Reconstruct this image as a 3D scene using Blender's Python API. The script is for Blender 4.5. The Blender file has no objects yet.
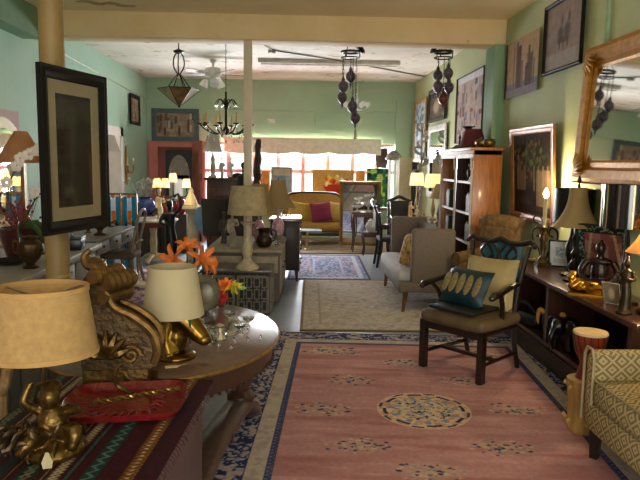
import bpy, math, random
import numpy as np
from mathutils import Vector, Matrix
random.seed(7); np.random.seed(7)
S = bpy.context.scene
COL = S.collection
PI = math.pi

# ---------------------------------------------------------------- camera
FP, CH = 630.0, 1.66
_fw = Vector((-21, 78, -FP)).normalized()
_r = Vector((1, -.010, 0)); _r.z = -(_r.x*_fw.x + _r.y*_fw.y)/_fw.z; _r.normalize()
_up = _r.cross(_fw)
W2C = Matrix((_r, _fw, _up)).transposed()      # world -> camera axes
cam = bpy.data.objects.new('camera', bpy.data.cameras.new('camera'))
COL.objects.link(cam)
cam.data.sensor_width = 36; cam.data.lens = 36*FP/640; cam.data.clip_start = .02
cam.matrix_world = Matrix.Translation((0, 0, CH)) @ W2C.transposed().to_4x4()
S.camera = cam

def _ray(px, py):
    return W2C.transposed() @ Vector(((px-320)/FP, (240-py)/FP, -1))
def P(px, py, Y):            # world point seen at that pixel at depth Y along the hall
    d = _ray(px, py); return Vector((0, 0, CH)) + d*(Y/d.y)
def F(px, py, z=0.0):        # world point on a horizontal plane
    d = _ray(px, py); return Vector((0, 0, CH)) + d*((z-CH)/d.z)

# ---------------------------------------------------------------- world, light, exposure
S.view_settings.view_transform = 'Standard'; S.view_settings.look = 'None'
S.view_settings.exposure = 0.65; S.view_settings.gamma = 1.0
S.view_settings.use_curve_mapping = False
w = bpy.data.worlds.new('daylight'); S.world = w; w.use_nodes = True
bg = w.node_tree.nodes['Background']; bg.inputs[0].default_value = (.86, .93, 1, 1); bg.inputs[1].default_value = 2.2

def area(name, loc, rot, sx, sy, power, color):
    l = bpy.data.lights.new(name, 'AREA'); l.shape = 'RECTANGLE'; l.size = sx; l.size_y = sy
    l.energy = power; l.color = color
    o = bpy.data.objects.new(name, l); COL.objects.link(o); o.location = loc; o.rotation_euler = rot
    return o
# daylight entering by the back windows (facing the camera) and an added area fill out of view behind the camera
area('window_daylight', (0.1, 14.35, 1.45), (-PI/2, 0, 0), 4.4, 1.5, 1150, (.93, .97, 1))
area('front_fill', (.35, -2.75, 1.75), (PI/2, 0, 0), 3.1, 2.3, 112, (1, .92, .80))
area('side_room_light', (-4.9, 11.6, 2.3), (0, 0, 0), 1.0, 1.0, 22, (1, .97, .9))  # area light facing down inside the closed, windowless side room

def point(name, loc, power, color=(1, .72, .4), r=.03):
    l = bpy.data.lights.new(name, 'POINT'); l.energy = power; l.color = color; l.shadow_soft_size = r
    o = bpy.data.objects.new(name, l); COL.objects.link(o); o.location = loc
    return o

# ---------------------------------------------------------------- materials
def lin(h):
    h = h.lstrip('#'); c = [int(h[i:i+2], 16)/255 for i in (0, 2, 4)]
    return [x/12.92 if x <= .04045 else ((x+.055)/1.055)**2.4 for x in c]
_M = {}
def M(col, rough=.6, metal=0., var=.18, scale=9., bump=.0, bscale=60., trans=0., emit=0., spec=.5, glass=False, coat=0., stretch=None, ecol=None):
    key = (col, rough, metal, var, scale, bump, bscale, trans, emit, spec, glass, coat, stretch, ecol)
    if key in _M: return _M[key]
    m = bpy.data.materials.new('surface_%d' % len(_M)); m.use_nodes = True
    nt = m.node_tree; b = nt.nodes['Principled BSDF']; L = nt.links
    c = lin(col)
    b.inputs['Roughness'].default_value = rough; b.inputs['Metallic'].default_value = metal
    b.inputs['Specular IOR Level'].default_value = spec
    if coat: b.inputs['Coat Weight'].default_value = coat; b.inputs['Coat Roughness'].default_value = .12
    tc = nt.nodes.new('ShaderNodeTexCoord'); vec = tc.outputs['Object']
    if stretch:
        mp = nt.nodes.new('ShaderNodeMapping'); mp.inputs['Scale'].default_value = stretch
        L.new(vec, mp.inputs[0]); vec = mp.outputs[0]
    if var > 0:
        n = nt.nodes.new('ShaderNodeTexNoise'); n.inputs['Scale'].default_value = scale; n.inputs['Detail'].default_value = 5
        L.new(vec, n.inputs['Vector'])
        r = nt.nodes.new('ShaderNodeValToRGB')
        r.color_ramp.elements[0].position = .3; r.color_ramp.elements[1].position = .7
        r.color_ramp.elements[0].color = [x*(1-var) for x in c]+[1]
        r.color_ramp.elements[1].color = [min(1, x*(1+var)) for x in c]+[1]
        L.new(n.outputs['Fac'], r.inputs[0]); L.new(r.outputs[0], b.inputs['Base Color'])
    else:
        b.inputs['Base Color'].default_value = c+[1]
    if bump:
        n2 = nt.nodes.new('ShaderNodeTexNoise'); n2.inputs['Scale'].default_value = bscale; n2.inputs['Detail'].default_value = 4
        bp = nt.nodes.new('ShaderNodeBump'); bp.inputs['Strength'].default_value = bump; bp.inputs['Distance'].default_value = .01
        L.new(vec, n2.inputs['Vector']); L.new(n2.outputs['Fac'], bp.inputs['Height']); L.new(bp.outputs[0], b.inputs['Normal'])
    if glass:
        b.inputs['Transmission Weight'].default_value = 1; b.inputs['IOR'].default_value = 1.45
    if emit:
        b.inputs['Emission Color'].default_value = (lin(ecol) if ecol else c)+[1]; b.inputs['Emission Strength'].default_value = emit
    if trans:
        t = nt.nodes.new('ShaderNodeBsdfTranslucent'); t.inputs[0].default_value = c+[1]
        mx = nt.nodes.new('ShaderNodeMixShader'); mx.inputs[0].default_value = trans
        L.new(b.outputs[0], mx.inputs[1]); L.new(t.outputs[0], mx.inputs[2])
        L.new(mx.outputs[0], nt.nodes['Material Output'].inputs[0])
    _M[key] = m; return m
def MA(rough=.8, metal=0., bump=0., bscale=200., spec=.3, alpha_var=.15, nscale=14.):
    key = ('attr', rough, metal, bump, bscale, spec, alpha_var, nscale)
    if key in _M: return _M[key]
    m = bpy.data.materials.new('woven_%d' % len(_M)); m.use_nodes = True; nt = m.node_tree; L = nt.links
    b = nt.nodes['Principled BSDF']; b.inputs['Roughness'].default_value = rough; b.inputs['Metallic'].default_value = metal
    b.inputs['Specular IOR Level'].default_value = spec
    a = nt.nodes.new('ShaderNodeAttribute'); a.attribute_name = 'Col'
    tc = nt.nodes.new('ShaderNodeTexCoord')
    n = nt.nodes.new('ShaderNodeTexNoise'); n.inputs['Scale'].default_value = nscale; n.inputs['Detail'].default_value = 6
    L.new(tc.outputs['Object'], n.inputs['Vector'])
    mr = nt.nodes.new('ShaderNodeMapRange'); mr.inputs[1].default_value = .3; mr.inputs[2].default_value = .7
    mr.inputs[3].default_value = 1-alpha_var; mr.inputs[4].default_value = 1+alpha_var
    L.new(n.outputs['Fac'], mr.inputs[0])
    vm = nt.nodes.new('ShaderNodeVectorMath'); vm.operation = 'SCALE'
    L.new(a.outputs['Color'], vm.inputs[0]); L.new(mr.outputs[0], vm.inputs['Scale'])
    L.new(vm.outputs[0], b.inputs['Base Color'])
    if bump:
        n2 = nt.nodes.new('ShaderNodeTexNoise'); n2.inputs['Scale'].default_value = bscale
        bp = nt.nodes.new('ShaderNodeBump'); bp.inputs['Strength'].default_value = bump; bp.inputs['Distance'].default_value = .005
        L.new(tc.outputs['Object'], n2.inputs['Vector']); L.new(n2.outputs['Fac'], bp.inputs['Height']); L.new(bp.outputs[0], b.inputs['Normal'])
    _M[key] = m; return m
def wood(col, rough=.35, coat=.3, var=.3): return M(col, rough, var=var, scale=6, stretch=(6, 6, .8), coat=coat)
def mirror_mat(): return M('#e8ece8', .03, 1, var=0)

# ---------------------------------------------------------------- mesh helpers
def catmull(pts, k=6):
    p = [Vector(q) for q in pts]; out = []
    for i in range(len(p)-1):
        a, b, c, d = p[max(i-1, 0)], p[i], p[i+1], p[min(i+2, len(p)-1)]
        for j in range(k):
            t = j/k
            out.append(.5*((2*b)+(c-a)*t+(2*a-5*b+4*c-d)*t*t+(3*b-a-3*c+d)*t**3))
    out.append(p[-1]); return out
class G:
    def __init__(s): s.v = []; s.f = []; s.m = Matrix()
    def add(s, vs, fs):
        o = len(s.v); s.v += [tuple(s.m @ Vector(v)) for v in vs]; s.f += [tuple(i+o for i in f) for f in fs]; return s
    def box(s, c, d, rot=None, taper=1.0):
        x, y, z = d[0]/2, d[1]/2, d[2]/2
        vs = [Vector((i*x*(taper if k < 0 else 1), j*y*(taper if k < 0 else 1), k*z)) for k in (-1, 1) for j in (-1, 1) for i in (-1, 1)]
        if rot: R = rot if isinstance(rot, Matrix) else Matrix.Rotation(rot, 3, 'Z'); vs = [R @ v for v in vs]
        vs = [v+Vector(c) for v in vs]
        return s.add(vs, [(0, 2, 3, 1), (4, 5, 7, 6), (0, 1, 5, 4), (2, 6, 7, 3), (0, 4, 6, 2), (1, 3, 7, 5)])
    def span(s, a, b): return s.box([(a[i]+b[i])/2 for i in range(3)], [abs(b[i]-a[i]) for i in range(3)])
    def rbox(s, c, d, r=.03, n=2, rot=None, puff=0.0):
        h = [q/2 for q in d]; r = min(r, *[q*.999 for q in h]); ax = []
        for q in h:
            a = [-q+r*(1-math.cos(PI/2*i/n)) for i in range(n+1)]; b = [-x for x in a[::-1]]
            mid = [a[-1]+(b[0]-a[-1])*k/4 for k in (1, 2, 3)] if puff else []
            ax.append(a+mid+b)
        idx = {}; vs = []; fs = []
        R = rot if isinstance(rot, Matrix) else (Matrix.Rotation(rot, 3, 'Z') if rot else None)
        def V(i, j, k):
            if (i, j, k) in idx: return idx[i, j, k]
            p = Vector((ax[0][i], ax[1][j], ax[2][k])); q = Vector([max(-(h[t]-r), min(h[t]-r, p[t])) for t in range(3)])
            dd = p-q
            if dd.length > 1e-9: p = q+dd.normalized()*r
            if puff:
                u = [1-abs(p[t]/h[t])**2 for t in range(3)]
                for t in range(3): p[t] += math.copysign(puff*max(0, u[(t+1) % 3])*max(0, u[(t+2) % 3]), p[t]) if abs(p[t]) > h[t]-r*1.01 else 0
            if R: p = R @ p
            idx[i, j, k] = len(vs); vs.append(p+Vector(c)); return idx[i, j, k]
        N = [len(a)-1 for a in ax]
        for i in range(N[0]):
            for j in range(N[1]):
                fs.append((V(i, j, 0), V(i, j+1, 0), V(i+1, j+1, 0), V(i+1, j, 0)))
                fs.append((V(i, j, N[2]), V(i+1, j, N[2]), V(i+1, j+1, N[2]), V(i, j+1, N[2])))
        for i in range(N[0]):
            for k in range(N[2]):
                fs.append((V(i, 0, k), V(i+1, 0, k), V(i+1, 0, k+1), V(i, 0, k+1)))
                fs.append((V(i, N[1], k), V(i, N[1], k+1), V(i+1, N[1], k+1), V(i+1, N[1], k)))
        for j in range(N[1]):
            for k in range(N[2]):
                fs.append((V(0, j, k), V(0, j, k+1), V(0, j+1, k+1), V(0, j+1, k)))
                fs.append((V(N[0], j, k), V(N[0], j+1, k), V(N[0], j+1, k+1), V(N[0], j, k+1)))
        return s.add(vs, fs)
    def lathe(s, prof, n=24, c=(0, 0, 0), sx=1., sy=1., axis=None, rfn=None):
        vs = []; fs = []; c = Vector(c); R = Vector((0, 0, 1)).rotation_difference(Vector(axis)).to_matrix() if axis else None
        for (r, z) in prof:
            for k in range(n):
                a = 2*PI*k/n; rr = r*(rfn(a, z) if rfn else 1); p = Vector((rr*math.cos(a)*sx, rr*math.sin(a)*sy, z))
                vs.append((R @ p if R else p)+c)
        for i in range(len(prof)-1):
            for k in range(n): fs.append((i*n+k, i*n+(k+1) % n, (i+1)*n+(k+1) % n, (i+1)*n+k))
        if prof[0][0] > 1e-4: fs.append(tuple(range(n-1, -1, -1)))
        if prof[-1][0] > 1e-4: fs.append(tuple((len(prof)-1)*n+k for k in range(n)))
        return s.add(vs, fs)
    def shell(s, prof, t=.004, n=28, c=(0, 0, 0), rfn=None, sx=1., sy=1.):   # an open shell, e.g. a lamp shade
        q = prof+[(r-t, z) for r, z in prof[::-1]]; vs = []; fs = []
        for (r, z) in q:
            for k in range(n):
                a = 2*PI*k/n; rr = r*(rfn(a, z) if rfn else 1); vs.append((c[0]+rr*math.cos(a)*sx, c[1]+rr*math.sin(a)*sy, c[2]+z))
        L = len(q)
        for i in range(L):
            j = (i+1) % L
            for k in range(n): fs.append((i*n+k, i*n+(k+1) % n, j*n+(k+1) % n, j*n+k))
        return s.add(vs, fs)
    def tube(s, pts, r=.01, n=8, k=0, flat=1.0, cap=True):
        p = catmull(pts, k) if k else [Vector(q) for q in pts]
        N = len(p); vs = []; fs = []; up = None
        for i, q in enumerate(p):
            t = (p[min(i+1, N-1)]-p[max(i-1, 0)]); t = t.normalized() if t.length > 1e-9 else Vector((0, 0, 1))
            if up is None: up = Vector((0, 0, 1)) if abs(t.z) < .9 else Vector((1, 0, 0))
            a = up-t*up.dot(t); a = a.normalized() if a.length > 1e-6 else t.orthogonal().normalized(); up = a; b = t.cross(a)
            if isinstance(r, (list, tuple)):
                u = i/(N-1)*(len(r)-1); j = min(int(u), len(r)-2); rr = r[j]+(r[j+1]-r[j])*(u-j)
            else: rr = r
            for h in range(n):
                an = 2*PI*h/n; vs.append(q+a*math.cos(an)*rr+b*math.sin(an)*rr*flat)
        for i in range(N-1):
            for h in range(n): fs.append((i*n+h, i*n+(h+1) % n, (i+1)*n+(h+1) % n, (i+1)*n+h))
        if cap: fs.append(tuple(range(n-1, -1, -1))); fs.append(tuple((N-1)*n+h for h in range(n)))
        return s.add(vs, fs)
    def ball(s, c, r, n=12, m=8, rot=None):
        if not isinstance(r, (list, tuple)): r = (r, r, r)
        R = Matrix.Rotation(rot, 3, 'Z') if isinstance(rot, float) else rot
        vs = []; fs = []
        for i in range(m+1):
            th = PI*i/m
            for k in range(n):
                a = 2*PI*k/n; q = Vector((r[0]*math.sin(th)*math.cos(a), r[1]*math.sin(th)*math.sin(a), r[2]*math.cos(th)))
                vs.append((R @ q if R else q)+Vector(c))
        for i in range(m):
            for k in range(n): fs.append((i*n+k, (i+1)*n+k, (i+1)*n+(k+1) % n, i*n+(k+1) % n))
        return s.add(vs, fs)
    def prism(s, out, t, plane='XZ', off=0.0):    # outline extruded by t about off
        n = len(out)
        def pt(a, b, d): return (a, d, b) if plane == 'XZ' else ((d, a, b) if plane == 'YZ' else (a, b, d))
        vs = [pt(a, b, off-t/2) for a, b in out]+[pt(a, b, off+t/2) for a, b in out]
        fs = [tuple(range(n)), tuple(range(2*n-1, n-1, -1))]+[(i, i+n, (i+1) % n+n, (i+1) % n) for i in range(n)]
        return s.add(vs, fs)
    def pillow(s, c, w, h, d, rot=None, n=10):
        vs = []; fs = []
        for side in (-1, 1):
            for i in range(n+1):
                for j in range(n+1):
                    u, v = 2*i/n-1, 2*j/n-1
                    k = (1-u**4)*(1-v**4); pin = 1-.06*(1-u*u)*abs(v) ; pin2 = 1-.06*(1-v*v)*abs(u)
                    q = Vector((u*w/2*pin2, side*d/2*max(0, k)**.6, v*h/2*pin))
                    vs.append((rot @ q if rot else q)+Vector(c))
        N = (n+1)**2
        for i in range(n):
            for j in range(n):
                a, b, e, f = i*(n+1)+j, (i+1)*(n+1)+j, (i+1)*(n+1)+j+1, i*(n+1)+j+1
                fs.append((a, b, e, f)); fs.append((N+a, N+f, N+e, N+b))
        return s.add(vs, fs)
    def obj(s, name, mat, parent=None, smooth=42, remesh=0, sub=0):
        me = bpy.data.meshes.new(name); me.from_pydata(s.v, [], s.f); me.update()
        if smooth:
            me.shade_smooth(); me.set_sharp_from_angle(angle=math.radians(smooth))
        me.materials.append(mat)
        o = bpy.data.objects.new(name, me); COL.objects.link(o)
        if parent: o.parent = parent
        if remesh:
            r = o.modifiers.new('fuse', 'REMESH'); r.mode = 'VOXEL'; r.voxel_size = remesh; r.use_smooth_shade = True
            q = o.modifiers.new('relax', 'SMOOTH'); q.iterations = 3; q.factor = .5
        if sub:
            q = o.modifiers.new('soft', 'SUBSURF'); q.levels = sub; q.render_levels = sub
        return o

def tag(o, label, cat, group=None):
    o['label'] = label; o['category'] = cat
    if group: o['group'] = group
    return o
def thing(name, label, cat, loc=(0, 0, 0), rz=0.0, group=None):
    o = bpy.data.objects.new(name, None); COL.objects.link(o); o.empty_display_size = .1
    o.location = loc; o.rotation_euler = (0, 0, rz); return tag(o, label, cat, group)
def struct(o): o['kind'] = 'structure'; return o
def part(o, label): o['label'] = label; return o

def raster(w, h, nx, ny, fn, mat, name, parent=None, thick=.012, plane='XZ', zfn=None):
    """a slab whose front is a fine grid that carries colour; fn(U, V) -> rgb arrays in sRGB 0..1"""
    u = np.linspace(0, 1, nx+1); v = np.linspace(0, 1, ny+1); U, V = np.meshgrid(u, v)
    rgb = np.clip(np.stack(np.broadcast_arrays(*fn(U, V)), -1), 0, 1).reshape(-1, 3)
    rgb = np.where(rgb <= .04045, rgb/12.92, ((rgb+.055)/1.055)**2.4)
    X = ((U-.5)*w).ravel(); Z = ((V-.5)*h).ravel(); N = X.size
    D = zfn(U, V).ravel() if zfn is not None else np.zeros(N)
    if plane == 'XZ': co = np.stack([X, -D-thick/2, Z], -1); bk = np.stack([X, np.full(N, thick/2), Z], -1)
    else: co = np.stack([X, Z, D+thick], -1); bk = np.stack([X, Z, np.zeros(N)], -1)
    I = np.arange(N).reshape(ny+1, nx+1)
    q = np.stack([I[:-1, :-1], I[:-1, 1:], I[1:, 1:], I[1:, :-1]], -1).reshape(-1, 4)
    faces = q.tolist()
    ring = list(I[0, :])+list(I[1:, -1])+list(I[-1, -2::-1])+list(I[-2:0:-1, 0])
    vs = co.tolist(); b0 = len(vs); vs += bk[ring].tolist(); R = len(ring)
    for i in range(R): j = (i+1) % R; faces.append((int(ring[i]), b0+i, b0+j, int(ring[j])))
    faces.append(tuple(b0+i for i in range(R))[::-1])
    me = bpy.data.meshes.new(name); me.from_pydata(vs, [], faces); me.update()
    a = me.color_attributes.new('Col', 'FLOAT_COLOR', 'POINT')
    full = np.ones((len(vs), 4), np.float32); full[:N, :3] = rgb; full[N:, :3] = rgb[ring]
    a.data.foreach_set('color', full.ravel())
    me.materials.append(mat)
    o = bpy.data.objects.new(name, me); COL.objects.link(o)
    if parent: o.parent = parent
    return o
def hexrgb(h): h = h.lstrip('#'); return np.array([int(h[i:i+2], 16)/255 for i in (0, 2, 4)])
class Paint:
    """little brush kit on coordinate arrays"""
    def __init__(s, U, V, base): s.U, s.V = U, V; s.c = np.ones(U.shape+(3,))*hexrgb(base)
    def put(s, mask, col, a=1.0):
        m = (np.clip(np.asarray(mask, float), 0, 1)*a)[..., None]; s.c = s.c*(1-m)+hexrgb(col)*m; return s
    def out(s): return s.c[..., 0], s.c[..., 1], s.c[..., 2]
def vnoise(U, V, sx, sy, seed=0):
    rs = np.random.RandomState(seed); g = rs.rand(int(sy)+3, int(sx)+3)
    x = np.clip(U, 0, 1)*sx; y = np.clip(V, 0, 1)*sy; i = x.astype(int); j = y.astype(int); a = x-i; b = y-j
    a = a*a*(3-2*a); b = b*b*(3-2*b)
    return (g[j, i]*(1-a)+g[j, i+1]*a)*(1-b)+(g[j+1, i]*(1-a)+g[j+1, i+1]*a)*b
def ell(U, V, cx, cy, rx, ry, soft=.15):
    d = np.sqrt(((U-cx)/rx)**2+((V-cy)/ry)**2); return np.clip((1-d)/soft, 0, 1)
def rect(U, V, a, b, c, d): return ((U >= a) & (U <= b) & (V >= c) & (V <= d)).astype(float)

def frame_rails(w, h, fw, dep, prof=None):
    """four mitred rails round an opening w x h, in XZ, front at -y"""
    prof = prof or [(0, .4), (.15, .75), (.5, 1.), (.8, .8), (1, .9), (1, 0)]
    g = G(); pr = [(0, 0)]+prof
    cs = [(-1, -1), (1, -1), (1, 1), (-1, 1)]; vs = []; fs = []; n = len(pr)
    for cx, cz in cs:
        for (o, d) in pr: vs.append((cx*(w/2+o*fw), -d*dep, cz*(h/2+o*fw)))
    for i in range(4):
        j = (i+1) % 4
        for k in range(n): l = (k+1) % n; fs.append((i*n+k, j*n+k, j*n+l, i*n+l))
    g.add(vs, fs); return g
def picture(name, label, cat, c, rz, w, h, fw, fmat, fn, res=70, dep=.03, tilt=0.0, matw=0, matcol='#d8cfb4', glaze=False, rough=.5, group=None, roll=0.0, spec=.12):
    """outer size w x h, centre c"""
    t = thing(name, label, cat, c, rz, group)
    t.rotation_euler = (Matrix.Rotation(rz, 4, 'Z') @ Matrix.Rotation(roll, 4, 'Y') @ Matrix.Rotation(-tilt, 4, 'X')).to_euler()
    iw, ih = w-2*fw, h-2*fw
    if fw > 0: frame_rails(iw, ih, fw, dep).obj('frame', fmat, t, 30)
    if matw:
        o = frame_rails(iw-2*matw, ih-2*matw, matw+.002, .006, [(0, 1.), (1, 1.), (1, 0)]).obj('mat_board', M(matcol, .9, var=.05), t, 30); o.location.y = -.004
        iw -= 2*matw; ih -= 2*matw
    k = raster(iw+.004, ih+.004, res, max(8, int(res*ih/iw)), fn, MA(max(rough, .8), spec=min(spec, .05), alpha_var=.12), 'canvas' if not glaze else 'print', t, .008)
    if glaze:
        gl = G().box((0, -dep*.42, 0), (w-2*fw, .003, h-2*fw)).obj('glass_pane', M('#f4f8f4', .03, var=0, glass=True, spec=.5), t, 0)
    return t

# ================================================================ the setting
XL, XR, YB, YF, ZC = -3.28, 2.50, 13.9, -2.5, 3.40
YBM = 7.8                                    # beam

def plaster(base, alt, patch=None, bump=.25, split=None, rough=.75, nscale=1.3):
    m = bpy.data.materials.new('plaster'); m.use_nodes = True; nt = m.node_tree; L = nt.links
    b = nt.nodes['Principled BSDF']; b.inputs['Roughness'].default_value = rough; b.inputs['Specular IOR Level'].default_value = .3
    tc = nt.nodes.new('ShaderNodeTexCoord')
    def ns(sc, det=6):
        n = nt.nodes.new('ShaderNodeTexNoise'); n.inputs['Scale'].default_value = sc; n.inputs['Detail'].default_value = det
        n.inputs['Roughness'].default_value = .65; L.new(tc.outputs['Object'], n.inputs['Vector']); return n.outputs['Fac']
    def ramp(fac, p0, p1):
        r = nt.nodes.new('ShaderNodeMapRange'); r.inputs[1].default_value = p0; r.inputs[2].default_value = p1; L.new(fac, r.inputs[0]); return r.outputs[0]
    def mix(fac, a, bb):
        x = nt.nodes.new('ShaderNodeMix'); x.data_type = 'RGBA'; L.new(fac, x.inputs[0])
        for i, c in ((6, a), (7, bb)):
            if isinstance(c, str): x.inputs[i].default_value = lin(c)+[1]
            else: L.new(c, x.inputs[i])
        return x.outputs[2]
    c = mix(ramp(ns(nscale), .35, .68), base, alt)
    if split:                                # painted dado of another colour below a height
        sp = nt.nodes.new('ShaderNodeSeparateXYZ'); L.new(tc.outputs['Object'], sp.inputs[0])
        ad = nt.nodes.new('ShaderNodeMath'); ad.operation = 'MULTIPLY_ADD'; L.new(ns(9, 2), ad.inputs[0]); ad.inputs[1].default_value = .05; L.new(sp.outputs[2], ad.inputs[2])
        lt = nt.nodes.new('ShaderNodeMath'); lt.operation = 'LESS_THAN'; L.new(ad.outputs[0], lt.inputs[0]); lt.inputs[1].default_value = split[0]
        ys = nt.nodes.new('ShaderNodeMath'); ys.operation = 'LESS_THAN'; L.new(sp.outputs[1], ys.inputs[0]); ys.inputs[1].default_value = split[2]
        mu = nt.nodes.new('ShaderNodeMath'); mu.operation = 'MULTIPLY'; L.new(lt.outputs[0], mu.inputs[0]); L.new(ys.outputs[0], mu.inputs[1])
        c = mix(mu.outputs[0], c, split[1])
    if patch:
        c = mix(ramp(ns(patch[2], 9), patch[1], patch[1]+.03), c, patch[0])
        if len(patch) > 3: c = mix(ramp(ns(patch[2]*1.7+.4, 10), patch[4], patch[4]+.02), c, patch[3])
    L.new(c, b.inputs['Base Color'])
    bp = nt.nodes.new('ShaderNodeBump'); bp.inputs['Strength'].default_value = bump; bp.inputs['Distance'].default_value = .02
    L.new(ns(7, 8), bp.inputs['Height']); L.new(bp.outputs[0], b.inputs['Normal'])
    return m
GREEN = plaster('#b6be92', '#a9b488', None)
GREENB = plaster('#a3bd9c', '#acc4a4', None)
TEAL = plaster('#a8cbb8', '#b2d2bf', ('#9cbfae', .66, 3.), split=(2.22, '#c2a6a8', 7.6))
TAN = plaster('#efdcb4', '#e4cfa4', ('#c2aa80', .7, 2.2))
BEAMM = plaster('#dcc496', '#d0b584', ('#a98e60', .69, 4.))
WHITEC = plaster('#ece7dd', '#d8d0c2', ('#bfb096', .60, 2.4, '#8a6b4d', .68), bump=.6)
MAUVE = M('#b08a8f', .6, var=.1)
PINK = M('#c87868', .55, var=.14, scale=3)
FLOORM = plaster('#7d8590', '#69707a', ('#565c66', .64, 2.), bump=.12, rough=.42)

g = G().span((XL-.3, YF-.3, -.08), (XR+.3, YB+2.2, 0)); struct(g.obj('floor', FLOORM, smooth=0))
g = G().span((XL-.3, YF-.3, ZC), (XR+.3, YBM+.2, ZC+.1)); struct(g.obj('ceiling', TAN, smooth=0))
g = G().span((XL-.3, YBM+.2, ZC), (XR+.3, YB+2.2, ZC+.1)); struct(g.obj('ceiling', WHITEC, smooth=0))
g = G().span((XR, YF-.3, 0), (XR+.2, YB+.2, ZC)); struct(g.obj('wall_right', GREEN, smooth=0))
# left wall with the white-cased opening into a side room
DY0, DY1, DZ = 10.75, 11.75, 2.08
g = G()
g.span((XL-.2, YF-.3, 0), (XL, DY0, ZC)); g.span((XL-.2, DY1, 0), (XL, YB+2, ZC)); g.span((XL-.2, DY0, DZ), (XL, DY1, ZC))
struct(g.obj('wall_left', TEAL, smooth=0))
g = G()
for a, b in (((XL-.2, DY0-.16, 0), (XL+.03, DY0+.001, DZ+.16)), ((XL-.2, DY1-.001, 0), (XL+.03, DY1+.16, DZ+.16)), ((XL-.2, DY0-.16, DZ), (XL+.03, DY1+.16, DZ+.16))): g.span(a, b)
g.prism([(DY1, DZ), (DY1, DZ-.28), (DY1-.34, DZ)], .21, 'YZ', XL-.09)
struct(g.obj('trim_1', M('#e6e0d8', .6, var=.06), smooth=0))
g = G().span((-5.9, 9.3, 0), (-5.8, 13, ZC)).span((-5.9, 9.2, 0), (XL-.2, 9.3, ZC)).span((-5.9, 12.7, 0), (XL-.2, 12.8, ZC)).span((-5.9, 9.2, ZC-.1), (XL-.2, 12.8, ZC)).span((-5.9, 9.2, -.08), (XL-.3, 12.8, 0))
struct(g.obj('wall_side_room', plaster('#cdbfae', '#c2b1a0'), smooth=0))
# back wall: windows and the pink recess
wx0, wx1 = P(204, 170, YB).x, P(401, 170, YB).x
wz0, wz1 = P(300, 206, YB).z, P(300, 143, YB).z
rx1 = P(203, 160, YB).x; rz1 = P(170, 141, YB).z
g = G()
g.span((XL, YB, rz1), (rx1, YB+.2, ZC)); g.span((rx1, YB, wz1), (wx1, YB+.2, ZC)); g.span((wx1, YB, 0), (XR, YB+.2, ZC))
g.span((rx1+.0, YB, 0), (wx1, YB+.2, wz0)); g.span((rx1, YB, wz0), (wx0, YB+.2, wz1))
g.span((P(396, 100, YB).x, YB-.07, 0), (P(412, 100, YB).x-.02, YB, 3.0))      # shallow pier beside the window
struct(g.obj('wall_back', GREENB, smooth=0))
g = G()
RY = YB+.45
g.span((XL, RY, 0), (rx1+.1, RY+.1, rz1+.2)); 
g.add([(rx1, YB+.2, 0), (rx1-.12, RY, 0), (rx1-.12, RY, rz1+.1), (rx1, YB+.2, rz1+.1), (rx1+.1, YB+.2, 0), (rx1+.1, RY, 0), (rx1+.1, RY, rz1+.1), (rx1+.1, YB+.2, rz1+.1)],
      [(0, 3, 2, 1), (4, 5, 6, 7), (0, 1, 5, 4), (3, 7, 6, 2), (0, 4, 7, 3), (1, 2, 6, 5)])
g.span((XL, YB+.2, rz1), (rx1+.1, RY, rz1+.1))
struct(g.obj('wall_recess', plaster('#c07a6c', '#b56f63'), smooth=0))
g = G()                                        # pink casing and panel mouldings of the recess
x0, x1 = XL+.02, rx1
g.span((x0, YB-.04, 0), (x0+.2, YB+.02, rz1)).span((x0, YB-.03, rz1-.13), (x1, YB+.05, rz1)).span((x1-.1, YB-.05, 0), (x1, YB+.02, rz1))
for k in range(4): g.span((x0+.3+k*.28, RY-.03, .1), (x0+.34+k*.28, RY, rz1-.25))
struct(g.obj('trim_2', PINK, smooth=0))
dr = bpy.data.objects.new('door_1', None); COL.objects.link(dr); dr['kind'] = 'structure'
da, db = P(193, 160, YB-.06), P(203, 160, 12.9); dr.location = (da.x, da.y, 0); dr.rotation_euler.z = math.atan2(db.y-da.y, db.x-da.x); dl = (db-da).length; dh = P(203, 141, 12.9).z
G().box((dl/2, 0, dh/2+.01), (dl, .04, dh)).obj('door_leaf', PINK, dr, 0)
for z in (.5, 1.05, 1.62): G().rbox((dl/2, .026, z), (dl-.24, .02, .42), .008, 1).obj('door_panel', M('#b86a5c', .5, var=.1), dr, 30); G().rbox((dl/2, -.026, z), (dl-.24, .02, .42), .008, 1).obj('door_panel', M('#b86a5c', .5, var=.1), dr, 30)
# front wall behind the camera, its unseen opening sized to tune the fill light
g = G().span((XL, YF-.2, 0), (XR, YF, .55)).span((XL, YF-.2, 2.95), (XR, YF, ZC)).span((XL, YF-.2, .55), (-1.3, YF, 2.95)).span((XR-.6, YF-.2, .55), (XR, YF, 2.95))
struct(g.obj('wall_front', GREENB, smooth=0))
# beams and pilasters
g = G().rbox(((XL+XR)/2, YBM+.17, 3.255), (XR-XL, .34, .30), .012, 1); struct(g.obj('ceiling_beam', BEAMM, smooth=30))
g = G().span((2.36, YBM-.02, 0), (XR, YBM+.36, 3.11)); struct(g.obj('trim_3', plaster('#7d9a78', '#87a583'), smooth=0))
g = G().span((XL, YF, 3.06), (XL+.22, YBM, ZC)); struct(g.obj('trim_4', plaster('#6f8f72', '#7a9a7c'), smooth=0))
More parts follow.
